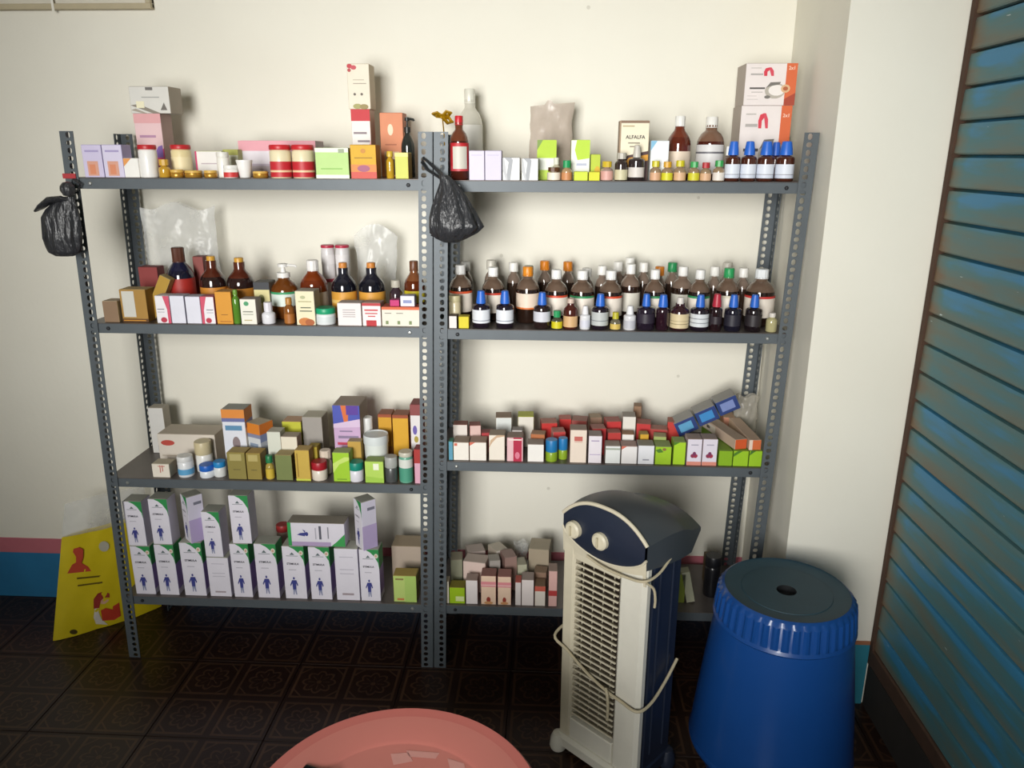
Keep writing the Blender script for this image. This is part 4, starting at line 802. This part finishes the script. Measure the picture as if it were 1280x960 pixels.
# ------------------------------------------------------------------ film bags and packets on the shelves
FILM = film('clear_polythene'); FILMG = film('clear_polythene_grey', (.50, .47, .40), .5, .25)
def filmbag(shelf, x0, x1, yt, row, thick, desc, m, seed=0.0, name='clear_bag', top=None, lean=0.0):
    zb = ZS[shelf]+.001; a, b2 = U(x0, yt, row), U(x1, yt, row); w = b2.x-a.x; h = a.z-zb; mb = MB()
    for sgn in (-1, 1):
        def P(u, v, sgn=sgn):
            e = math.sin(PI*min(1, max(0, u)))**.5; bul = thick*.5*e*(1-.55*v)
            wob = .006*noise(u*5+seed, v*5, sgn)
            t = top(u) if top else 1-.04*math.sin(3*PI*u+seed)
            xx = (u-.5)*w*(1-.06*math.sin(PI*v))+.004*noise(v*4+seed, u*2)*min(1, 8*v)
            return (xx, sgn*bul+wob*e+lean*v, v*h*t)
        mb.grid(P, 14, 16, m)
    o = mb.build(name, None, ((a.x+b2.x)/2, row+thick/2, zb), smooth=True, angle=180)
    return item(o, shelf, (x0+x1)/2, desc, 'bag')
filmbag('L2', 167, 264, 258, .205, .055, 'large clear polythene bag against the wall', FILM, .3)
filmbag('L2', 439, 493, 281, .20, .05, 'crumpled clear polythene bag behind orange capped bottles', FILM, 2.1, top=lambda u: .86+.14*math.sin(PI*u))
filmbag('R1', 661, 719, 124, .16, .06, 'translucent brown pouch leaning on the wall', film('brown_pouch', (.62, .53, .45), .25, .3), 1.0, name='translucent_pouch', top=lambda u: .93+.05*u+(.05 if .38 < u < .52 else 0), lean=.03)
filmbag('R3', 921, 952, 497, .20, .045, 'clear grey bag in the corner', FILMG, 4.0)
filmbag('R4', 641, 660, 682, .17, .05, 'crumpled clear bag on the jumble', FILM, 5.0)
# gold bow by the clear bottle
p_ = U(553, 146, .17)
gb = tag(empty('gold_bow', (p_.x, .17, p_.z)), 'crumpled gold foil bow beside the red capped bottle', 'bow'); GF = mat('c79a1c', .25, metal=.6, var=.3, scale=60)
for k_, (dx, dz_, an) in enumerate(((-.011, .006, .5), (.010, .008, 2.4), (.012, -.010, 4.0))):
    mb = MB(); mb.tube([(0, 0, 0), (dx*1.2, -.006, dz_*1.6), (dx*2.0, .0, dz_*1.2), (dx*1.4, .006, dz_*.3), (0, 0.001, 0)], .0068, GF, seg=6, flat=.7); mb.build('loop', gb, smooth=True)
mb = MB(); mb.lathe([(0, -.007), (.007, -.003), (.008, .002), (.005, .007), (0, .008)], GF, seg=9, rib=.2); mb.build('knot', gb)
mb = MB(); mb.tube([(0, 0, 0), (.004, .0, -.05), (.006, 0, ZS['R1']-p_.z+.003)], .0018, GF, seg=6); mb.build('stem', gb)

# ------------------------------------------------------------------ black carrier bags tied to the uprights
def black_mat():
    m = bpy.data.materials.new('black_polythene'); nt, b = nodes_of(m)
    b.inputs['Base Color'].default_value = (.03, .031, .035, 1); b.inputs['Roughness'].default_value = .3
    tc = nt.nodes.new('ShaderNodeTexCoord'); mp = nt.nodes.new('ShaderNodeMapping'); mp.inputs['Scale'].default_value = (70, 70, 12); nt.links.new(tc.outputs['Object'], mp.inputs[0])
    n = nt.nodes.new('ShaderNodeTexNoise'); n.inputs['Scale'].default_value = 1; n.inputs['Detail'].default_value = 4; nt.links.new(mp.outputs[0], n.inputs['Vector'])
    bp = nt.nodes.new('ShaderNodeBump'); bp.inputs['Strength'].default_value = .8; bp.inputs['Distance'].default_value = .012
    nt.links.new(n.outputs['Fac'], bp.inputs['Height']); nt.links.new(bp.outputs[0], b.inputs['Normal'])
    return m
BLK = black_mat()
def hang_bag(name, rows, Y, label, fold=9, depth=.5, seed=0.0):
    """rows = (y pixel, x left, x right); bag body lofted through them"""
    c0 = U((rows[0][1]+rows[0][2])/2, rows[0][0], Y); root = tag(empty(name, c0), label, 'bag')
    mb = MB(); seg = 40; R_ = []
    fine = []
    for i in range(len(rows)-1):
        for k_ in range(3):
            t = k_/3; fine.append(tuple(rows[i][q]*(1-t)+rows[i+1][q]*t for q in range(3)))
    fine.append(rows[-1])
    for i, (py, xa, xb) in enumerate(fine):
        A, B = U(xa, py, Y), U(xb, py, Y); c = (A+B)/2-c0; hw = (B.x-A.x)/2; t = i/(len(fine)-1); row = []
        for k_ in range(seg):
            an = 2*PI*k_/seg; amp = .13*(1-.55*t)*math.sin(min(1, t*6)*PI/2)
            q = 1+amp*math.sin(fold*an+seed+2.2*t+noise(an, t*3, seed))+.05*noise(an*2, t*6, seed)
            row.append(len(mb.v)); mb.v.append((c.x+hw*min(q, 1.05)*math.cos(an), depth*hw*q*math.sin(an), c.z))
        R_.append(row)
    for i in range(len(R_)-1):
        for k_ in range(seg):
            k2 = (k_+1) % seg; mb.f.append((R_[i][k_], R_[i+1][k_], R_[i+1][k2], R_[i][k2])); mb.m.append(mb.mi(BLK))
    for rr in (R_[0], R_[-1][::-1]): mb.f.append(tuple(rr)); mb.m.append(mb.mi(BLK))
    mb.build('bag_body', root, smooth=True, angle=70)
    return root, c0
def pxloop(root, c0, pts, Ys, r, name, flat=.35):
    mb = MB(); mb.tube([U(px, py, yy)-c0 for (px, py), yy in zip(pts, Ys)], r, BLK, seg=10, flat=flat); return mb.build(name, root, smooth=True)
r1, c1 = hang_bag('carrier_bag', [(219, 549, 560), (228, 550, 570), (243, 545, 581), (258, 540, 590), (272, 537, 598), (283, 537, 604), (291, 538, 596), (298, 545, 583), (303, 555, 572)], -.052,
                  'black carrier bag tied to the uprights between the racks', seed=.4, depth=.55)
pxloop(r1, c1, [(556, 224), (548, 214), (538, 205), (529, 197), (528, 203), (534, 212), (545, 219), (556, 226)], [-.04, -.025, -.012, -.009, -.010, -.014, -.025, -.04], .0075, 'tied_handle')
pxloop(r1, c1, [(540, 294), (548, 297), (560, 300)], [-.05, -.058, -.06], .006, 'bottom_gather')
r2, c2 = hang_bag('carrier_bag', [(246, 76, 92), (254, 66, 94), (262, 58, 97), (272, 53, 99), (285, 54, 101), (298, 55, 102), (308, 58, 101), (316, 62, 99), (320, 70, 92)], -.048,
                  'black carrier bag knotted on far left upright', seed=2.0, depth=.45)
mb = MB(); mb.lathe([(0, -.018), (.012, -.014), (.018, -.002), (.017, .008), (.010, .017), (0, .019)], BLK, seg=14, rib=.12); mb.build('knot', r2, U(85, 237, -.03)-c2, smooth=True)
pxloop(r2, c2, [(44, 264), (52, 258), (62, 250), (76, 248), (90, 252)], [-.055, -.058, -.062, -.058, -.045], lambda t: .004+.013*math.sin(PI*min(1, t*.95+.03)), 'bag_ear', flat=.5)
pxloop(r2, c2, [(80, 240), (88, 236), (97, 238), (101, 230), (92, 224)], [-.03, -.02, -.012, -.010, -.012], .007, 'tied_handle')
# red tape round the left front upright
a = U(79, 220, -.004); b_ = U(93, 220, -.004)
mb = MB(); mb.box(a.x-.002, b_.x+.003, -.0045, -.0015, a.z-.006, a.z+.006, mat('b0343a', .5)); tag(mb.build('red_tape'), 'short red tape stuck on the far left upright', 'tape')

# ------------------------------------------------------------------ yellow printed bag leaning by the left rack
P0, P1_ = FL(66, 802), FL(206, 757); P0.z = P1_.z = 0
P1_ = P0+(P1_-P0)*.97
ax_ = (P1_-P0).normalized(); nb = Vector((ax_.y, -ax_.x, 0)).normalized(); LB = (P1_-P0).length
yb = tag(empty('printed_carrier_bag', P0), 'yellow printed polythene bag standing left of the left rack', 'bag')
HY = onplane(76, 672, P0, nb).z; HT = onplane(90, 628, P0, nb).z
def bag_sheet(sgn, z0, z1, m, inset=0.0, bul=.028):
    mb = MB()
    def P(u, v):
        z = z0+(z1-z0)*v; e = math.sin(PI*u)**.6; t = z/HT
        q = ax_*(LB*(u+(1-u)*.30*t))+nb*sgn*(bul*e*(1-.6*t)*(.6+.4*min(1, t*6)))+nb*(.004*noise(u*6, t*5, 1)*e)
        return q+Vector((0, 0, max(.002, z)))
    mb.grid(P, 16, 14, m); return mb
YEL = mat('d6c01e', .35, var=.06)
for sgn, nm in ((1, 'front_panel'), (-1, 'back_panel')): bag_sheet(sgn, .002, HY, YEL).build(nm, yb, smooth=True, angle=180)
for sgn, nm in ((1, 'clear_top'), (-1, 'clear_top')): bag_sheet(sgn, HY, HT, FILM).build(nm, yb, smooth=True, angle=180)
def bagprint(pl, col, nm='print', lift=.0315):
    mb = MB(); c0 = onplane(sum(p[0] for p in pl)/len(pl), sum(p[1] for p in pl)/len(pl), P0, nb)
    pts = []
    for x, y in pl:
        off = .02
        for _ in range(5):
            q = onplane(x, y, P0+nb*off, nb)-P0; t = q.z/HT; u = q.dot(ax_)/LB; e = math.sin(PI*min(.98, max(.02, u)))**.6
            off = .028*e*(1-.6*t)*(.6+.4*min(1, t*6))+.004*noise(u*6, t*5, 1)*e+lift-.0305
        pts.append(q)
    mb.face(pts, mat(col, .4, var=.05)); return mb.build(nm, yb)
def ell(cx, cy, rx, ry, n=14): return [(cx+rx*math.cos(2*PI*k/n), cy+ry*math.sin(2*PI*k/n)) for k in range(n)]
bagprint([(84, 717), (90, 706), (95, 703), (95, 696), (91, 690), (92, 686), (99, 684), (104, 687), (104, 697), (102, 704), (110, 708), (114, 714)], 'c04a34')
bagprint(ell(130, 683, 6.5, 6.5), 'b4b0a0', lift=.032)
for x0, x1, y in ((96, 138, 721), (97, 128, 730), (122, 142, 727)): bagprint([(x0, y+1.2), (x1, y-3), (x1, y-1), (x0, y+3.2)], '6a5a1c')
bagprint([(119, 756), (124, 756), (123, 765), (127, 774), (135, 781), (120, 780), (117, 772)], 'ded6ca')
bagprint([(126, 748), (135, 746), (136, 751), (131, 755), (126, 755)], 'dcae90', lift=.0318)
bagprint([(117, 761), (117, 749), (122, 742), (130, 739), (137, 742), (137, 747), (130, 747), (126, 751), (124, 760)], 'a03a30', lift=.0322)
bagprint([(126, 763), (132, 760), (141, 762), (141, 758), (149, 753), (151, 770), (143, 775), (128, 776)], 'c0402c', lift=.0324)
bagprint(ell(92, 790, 5, 3), '4a3c18', lift=.032)

# ------------------------------------------------------------------ tower air cooler
WHT = mat('dcd9cc', .35, var=.05); WHD = mat('cfc7b0', .4, var=.07); NAVY = mat('232a3a', .38, var=.1); NAVYT = mat('3d4247', .45, var=.12, scale=14)
ac = tag(empty('air_cooler', (0, 0, 0)), 'white and navy tower air cooler standing before right rack', 'air cooler')
CW, CD, CH = .234, .155, .655
ac.location = (.362, -.292, 0); ac.rotation_euler = (0, 0, -.735)
def arch(u): return .030+.050*(1-(2*abs(u-.5))**2.5)          # rise of the crown over the shoulders
# body (dark) : loft of side profile
mb = MB()
mb.box(.006, CW-.004, .028, CD, .03, CH-.05, NAVY, c=.012); mb.build('body', ac)
mb = MB()
for i in range(2): mb.box(CW-.006, CW-.001, .06+.05*i, .068+.05*i, .08, CH-.08, NAVY, c=.002)
mb.build('side_ribs', ac)
# front bezel: frame round the grille
mb = MB(); GX0, GX1, GZ0, GZ1 = .036, .162, .105, .545
mb.box(0, GX0, 0, .03, .03, CH-.05, WHD, c=.006); mb.box(GX1, CW, 0, .03, .03, CH-.05, WHT, c=.01)
mb.box(GX0-.002, GX1+.002, .001, .03, .03, GZ0, WHT, c=.002); mb.box(GX0-.002, GX1+.002, .001, .03, GZ1, CH-.09, WHD, c=.002); mb.build('front_bezel', ac)
mb = MB(); mb.box(GX0, GX1, .022, .028, GZ0, GZ1, mat('3a2f28', .7)); mb.build('grille_back', ac)
l0 = None; NL = 27
for k_ in range(NL):
    z = GZ0+.008+(GZ1-GZ0-.012)*k_/NL
    if l0 is None:
        mb = MB(); mb.face([(0, 0, .007), (GX1-GX0, 0, .007), (GX1-GX0, .018, .0), (0, .018, .0)], WHD)
        mb.box(0, GX1-GX0, -.001, .003, .0045, .0085, WHD, c=.0006); mb.box(0, .004, 0, .018, 0, .0085, WHD, c=.0005)
        l0 = mb.build('louvre', ac, (GX0, .004, z))
    else:
        o = l0.copy(); COL.objects.link(o); o.parent = ac; o.location = (GX0, .004, z)
mb = MB()
for i in range(4): mb.box(GX0+.012+.03*i, GX0+.014+.03*i, .018, .021, GZ0, GZ1, WHD, c=.0004)
mb.build('grille_bars', ac)
# control panel: navy lens shape between white rim, on the upper front
def zlow(u): return CH-.035-.046*(1-(2*u-1)**2)**.7
def ztop(u): return CH-.035+arch(u)*1.02+.0
mb = MB(); mb.grid(lambda u, v: (.004+(CW-.008)*u, -.003-.012*math.sin(PI*u)*math.sin(PI*v), zlow(u)+(ztop(u)-zlow(u))*v), 24, 8, NAVY); mb.build('control_panel', ac, smooth=True, angle=180)
mb = MB(); mb.grid(lambda u, v: (.0+CW*u, .002-.004*v, (CH-.10)*(1-v)+zlow(u)*v), 24, 4, WHD); mb.build('panel_surround', ac, smooth=True)
mb = MB(); mb.tube([(CW*(k_/24), -.001, ztop(k_/24)+.002) for k_ in range(25)], .0045, WHD, seg=8); mb.tube([(CW*(k_/24), -.002, zlow(k_/24)) for k_ in range(25)], .003, WHD, seg=8); mb.build('panel_rim', ac, smooth=True)
for ux in (.19, .52):
    zz = CH-.035+.010
    kb = MB(); kb.lathe([(0, 0), (.0205, 0), (.020, .010), (.016, .014), (0, .015)], mat('d0c8b0', .4), seg=24)
    kn = kb.build('knob', ac, (CW*ux, -.012, zz), (PI/2, 0, 0), smooth=True)
    kb = MB(); kb.box(-.002, .002, -.012, .012, .0145, .020, mat('bdb498', .45), c=.001); kb.build('pointer', kn)
# crown: dark hood arched over the top, running out to a beak at the back
mb = MB()
def crown(u, v):
    y = CD*1.36*v; x = CW*u; q = 1-.35*v
    over = .012*math.sin(PI*v)*(1 if u > .5 else -1)*(abs(2*u-1)**3)
    return (x+over, y, CH-.035+arch(u)*q*(1.03)+.012*math.sin(PI*min(1, v*1.3))-.035*max(0, v-.6)*1.2)
mb.grid(crown, 20, 14, NAVYT)
for uu in (0, 1):
    mb.grid(lambda a_, b_2, uu=uu: (crown(uu, a_)[0], crown(uu, a_)[1], (CH-.06-.02*a_ if a_ < .8 else CH-.072+(a_-.8)*.16)*(1-b_2)+crown(uu, a_)[2]*b_2), 14, 3, NAVYT)
mb.grid(lambda a_, b_2: (CW*a_, CD*1.36, (CH-.042)*(1-b_2)+crown(a_, 1)[2]*b_2), 20, 3, NAVYT)
mb.grid(lambda a_, b_2: (CW*a_, CD*(.9+.46*b_2), CH-.075+.033*b_2), 10, 3, NAVYT)
mb.build('top_hood', ac, smooth=True, angle=50)
# base plinth with flared feet
mb = MB(); mb.box(-.006, CW+.004, -.012, .03, .012, .05, WHT, c=.008); mb.build('base', ac)
mb = MB(); mb.box(-.002, CW, .0305, CD+.004, .012, .05, NAVY, c=.006); mb.build('base_rear', ac)
for fx, fy in ((0.004, -.004), (CW-.004, -.004), (.004, CD-.012), (CW-.004, CD-.012)):
    mb = MB(); mb.lathe([(0, 0), (.019, 0), (.022, .008), (.020, .03), (.014, .045), (0, .05)], WHT if fy < .05 else NAVY, seg=16); mb.build('foot', ac, (fx, fy, 0), smooth=True)
# cords tied round the cooler
CORD = mat('b9ae92', .7, var=.15, scale=90)
mw = Matrix.Translation(ac.location) @ Matrix.Rotation(-.735, 4, 'Z')
def cord(name, pts, label, r=.0036):
    mb = MB(); P_ = [Vector(p) for p in pts]; fine = []
    for i in range(len(P_)-1):
        a0 = P_[max(0, i-1)]; a1 = P_[i]; a2 = P_[i+1]; a3 = P_[min(len(P_)-1, i+2)]
        for k_ in range(5):
            t = k_/5; fine.append(.5*((2*a1)+(a2-a0)*t+(2*a0-5*a1+4*a2-a3)*t*t+(3*a1-a0-3*a2+a3)*t**3))
    fine.append(P_[-1]); mb.tube([mw @ q for q in fine], r, CORD, seg=7); return tag(mb.build(name, smooth=True), label, 'cord')
cord('tied_cord', [(-.006, .14, .35), (-.016, .06, .335), (-.012, -.008, .322), (.03, -.008, .300), (.09, -.008, .270), (.15, -.008, .252), (.19, -.008, .247), (.236, -.008, .245), (.246, .03, .25), (.243, .09, .275), (.240, .14, .31)], 'cream cord tied round the middle of the air cooler')
cord('tied_cord', [(.150, -.012, .262), (.160, -.018, .25), (.162, -.016, .215), (.158, -.012, .18)], 'loose cream cord end hanging on the cooler front')
cord('power_cord', [(.08, -.010, .575), (.13, -.012, .567), (.19, -.012, .568), (.236, -.009, .575), (.246, .03, .582), (.242, .08, .60)], 'cream cord across the cooler under its control panel', r=.003)
cord('power_cord', [(.240, -.006, .572), (.248, .01, .555), (.250, .016, .53), (.247, .02, .505)], 'loose cream cord end on the cooler side', r=.003)

# ------------------------------------------------------------------ upturned blue plastic bucket
BKT = mat('17498f', .3, var=.08, scale=10, coat=.2); BKD = mat('24404c', .6, var=.15, scale=20)
bk = tag(empty('plastic_bucket', (.872, -.335, 0)), 'blue upturned plastic bucket beside the corner pillar', 'bucket')
HB = .497; RT, RBt = .143, .188
mb = MB(); prof = [(RBt-.040, .0), (RBt-.034, .03), (RBt-.020, .062), (RBt+.001, .078), (RBt+.003, .086), (RBt, .095)]
for k_ in range(9):
    t = k_/8; prof.append((RBt-(RBt-RT-.010)*t**1.1, .095+(HB-.078-.095)*t))
mb.lathe(prof, BKT, seg=64); mb.build('body', bk, smooth=True, angle=50)
mb = MB(); prof = [(RT+.010, HB-.080), (RT+.015, HB-.074), (RT+.012, HB-.066), (RT+.009, HB-.060), (RT+.004, HB-.014), (RT, HB-.004), (RT-.006, HB)]
nr = 44; seg = nr*4; rows = []
for i, (r_, z) in enumerate(prof):
    row = []
    for k_ in range(seg):
        q = r_+(.0045 if (k_ % 4) in (0, 1) and 3 <= i <= 4 else 0); a_ = 2*PI*k_/seg; row.append(len(mb.v)); mb.v.append((q*math.cos(a_), q*math.sin(a_), z))
    rows.append(row)
for i in range(len(rows)-1):
    for k_ in range(seg):
        k2 = (k_+1) % seg; mb.f.append((rows[i][k_], rows[i][k2], rows[i+1][k2], rows[i+1][k_])); mb.m.append(mb.mi(BKT))
mb.build('ribbed_band', bk, smooth=True, angle=25)
mb = MB(); mb.lathe([(RT-.004, HB-.001), (RT-.012, HB-.004), (.10, HB-.006), (.099, HB-.0045), (.06, HB-.005), (.03, HB-.006), (.022, HB-.006), (.021, HB-.02), (.0, HB-.021)], BKD, seg=48, mfun=lambda i: BKD if i < 6 else mat('0a0c10', .8)); mb.build('top_disc', bk, smooth=True, angle=35)
mb = MB()
pts = []
for k_ in range(17):
    a_ = -PI/2-.42+.84*k_/16; z = .05*math.sin(PI*k_/16)**.6+.090; r_ = RBt+.003-(RBt-RT-.012)*max(0, (z-.09))/(HB-.16); pts.append((r_*math.cos(a_), r_*math.sin(a_), z))
mb.tube(pts, .005, BKT, seg=8); mb.build('moulded_arch', bk, smooth=True)

# ------------------------------------------------------------------ round pink plastic table in the foreground
PKM = mat('c46a62', .32, var=.05, scale=6, coat=.15); PKI = mat('cb7a70', .36, var=.05, scale=6)
tb = tag(empty('round_table', (.087, -.955, 0)), 'round pink plastic table at the bottom edge of view', 'table')
TZ, TR = .45, .243
mb = MB(); mb.lathe([(TR-.03, TZ-.03), (TR-.004, TZ-.026), (TR, TZ-.016), (TR, TZ-.006), (TR-.005, TZ), (TR-.012, TZ-.001), (TR-.022, TZ-.004), (TR-.075, TZ-.007), (TR-.081, TZ-.011), (TR-.084, TZ-.012), (0, TZ-.012)], PKM, seg=72, mfun=lambda i: PKI if i > 5 else PKM)
mb.lathe([(TR-.03, TZ-.03), (TR-.034, TZ-.02), (0, TZ-.02)], PKM, seg=72); mb.build('tabletop', tb, smooth=True, angle=35)
for k_ in range(4):
    a_ = PI/4+k_*PI/2; mb = MB(); mb.tube([(.14*math.cos(a_), .14*math.sin(a_), TZ-.02), (.19*math.cos(a_), .19*math.sin(a_), 0.001)], lambda t: .022-.006*t, PKM, seg=12); mb.build('leg', tb, smooth=True)
mb = MB()
for q in ([(-.03, .135), (.0, .14), (.012, .12), (-.02, .11)], [(.07, .13), (.10, .12), (.11, .09), (.08, .1)], [(-.005, .145), (.055, .142), (.05, .128), (.005, .13)]):
    mb.face([(x, y, TZ-.0115) for x, y in q][::-1], mat('e6a49c', .5))
mb.build('printed_pattern', tb)
# dark handset lying on the table
mb = MB(); mb.box(-.032, .032, -.065, .065, 0, .009, mat('17171a', .25, coat=.4), c=.003)
q = FL(397, 958, TZ)
ph = mb.build('mobile_phone', None, (q.x-.012, q.y-.062, TZ-.0115), (0, 0, -.3)); tag(ph, 'dark phone lying on the pink table', 'phone')
mb = MB(); mb.face([(-.029, -.06, .0092), (.029, -.06, .0092), (.029, .06, .0092), (-.029, .06, .0092)], mat('0b0c10', .1)); mb.build('screen', ph)

# ------------------------------------------------------------------ labels
ORD = ['first', 'second', 'third', 'fourth', 'fifth', 'sixth', 'seventh', 'eighth', 'ninth', 'tenth', 'eleventh', 'twelfth', 'thirteenth', 'fourteenth']
_by = {}
for it in ITEMS: _by.setdefault((it[1], it[3]), []).append(it)
for (shk, desc), L_ in _by.items():
    L_.sort(key=lambda t: t[2]); n = len(L_)
    for i, (o, _, xc, _, cat) in enumerate(L_):
        if n == 1: lab = f"{desc}, on {SHELF[shk]}"
        elif n == 2: lab = f"{desc}, {'left' if i == 0 else 'right'} of the two on {SHELF[shk]}"
        else: lab = f"{desc}, {'rightmost' if i == n-1 else ORD[i]+' from left'} on {SHELF[shk]}"
        tag(o, lab, cat)
        if n > 1: o['group'] = f"{desc}s on {SHELF[shk]}"

for it in ITEMS:
    for k_ in ('top', 'rad'):
        if k_ in it[0]: del it[0][k_]
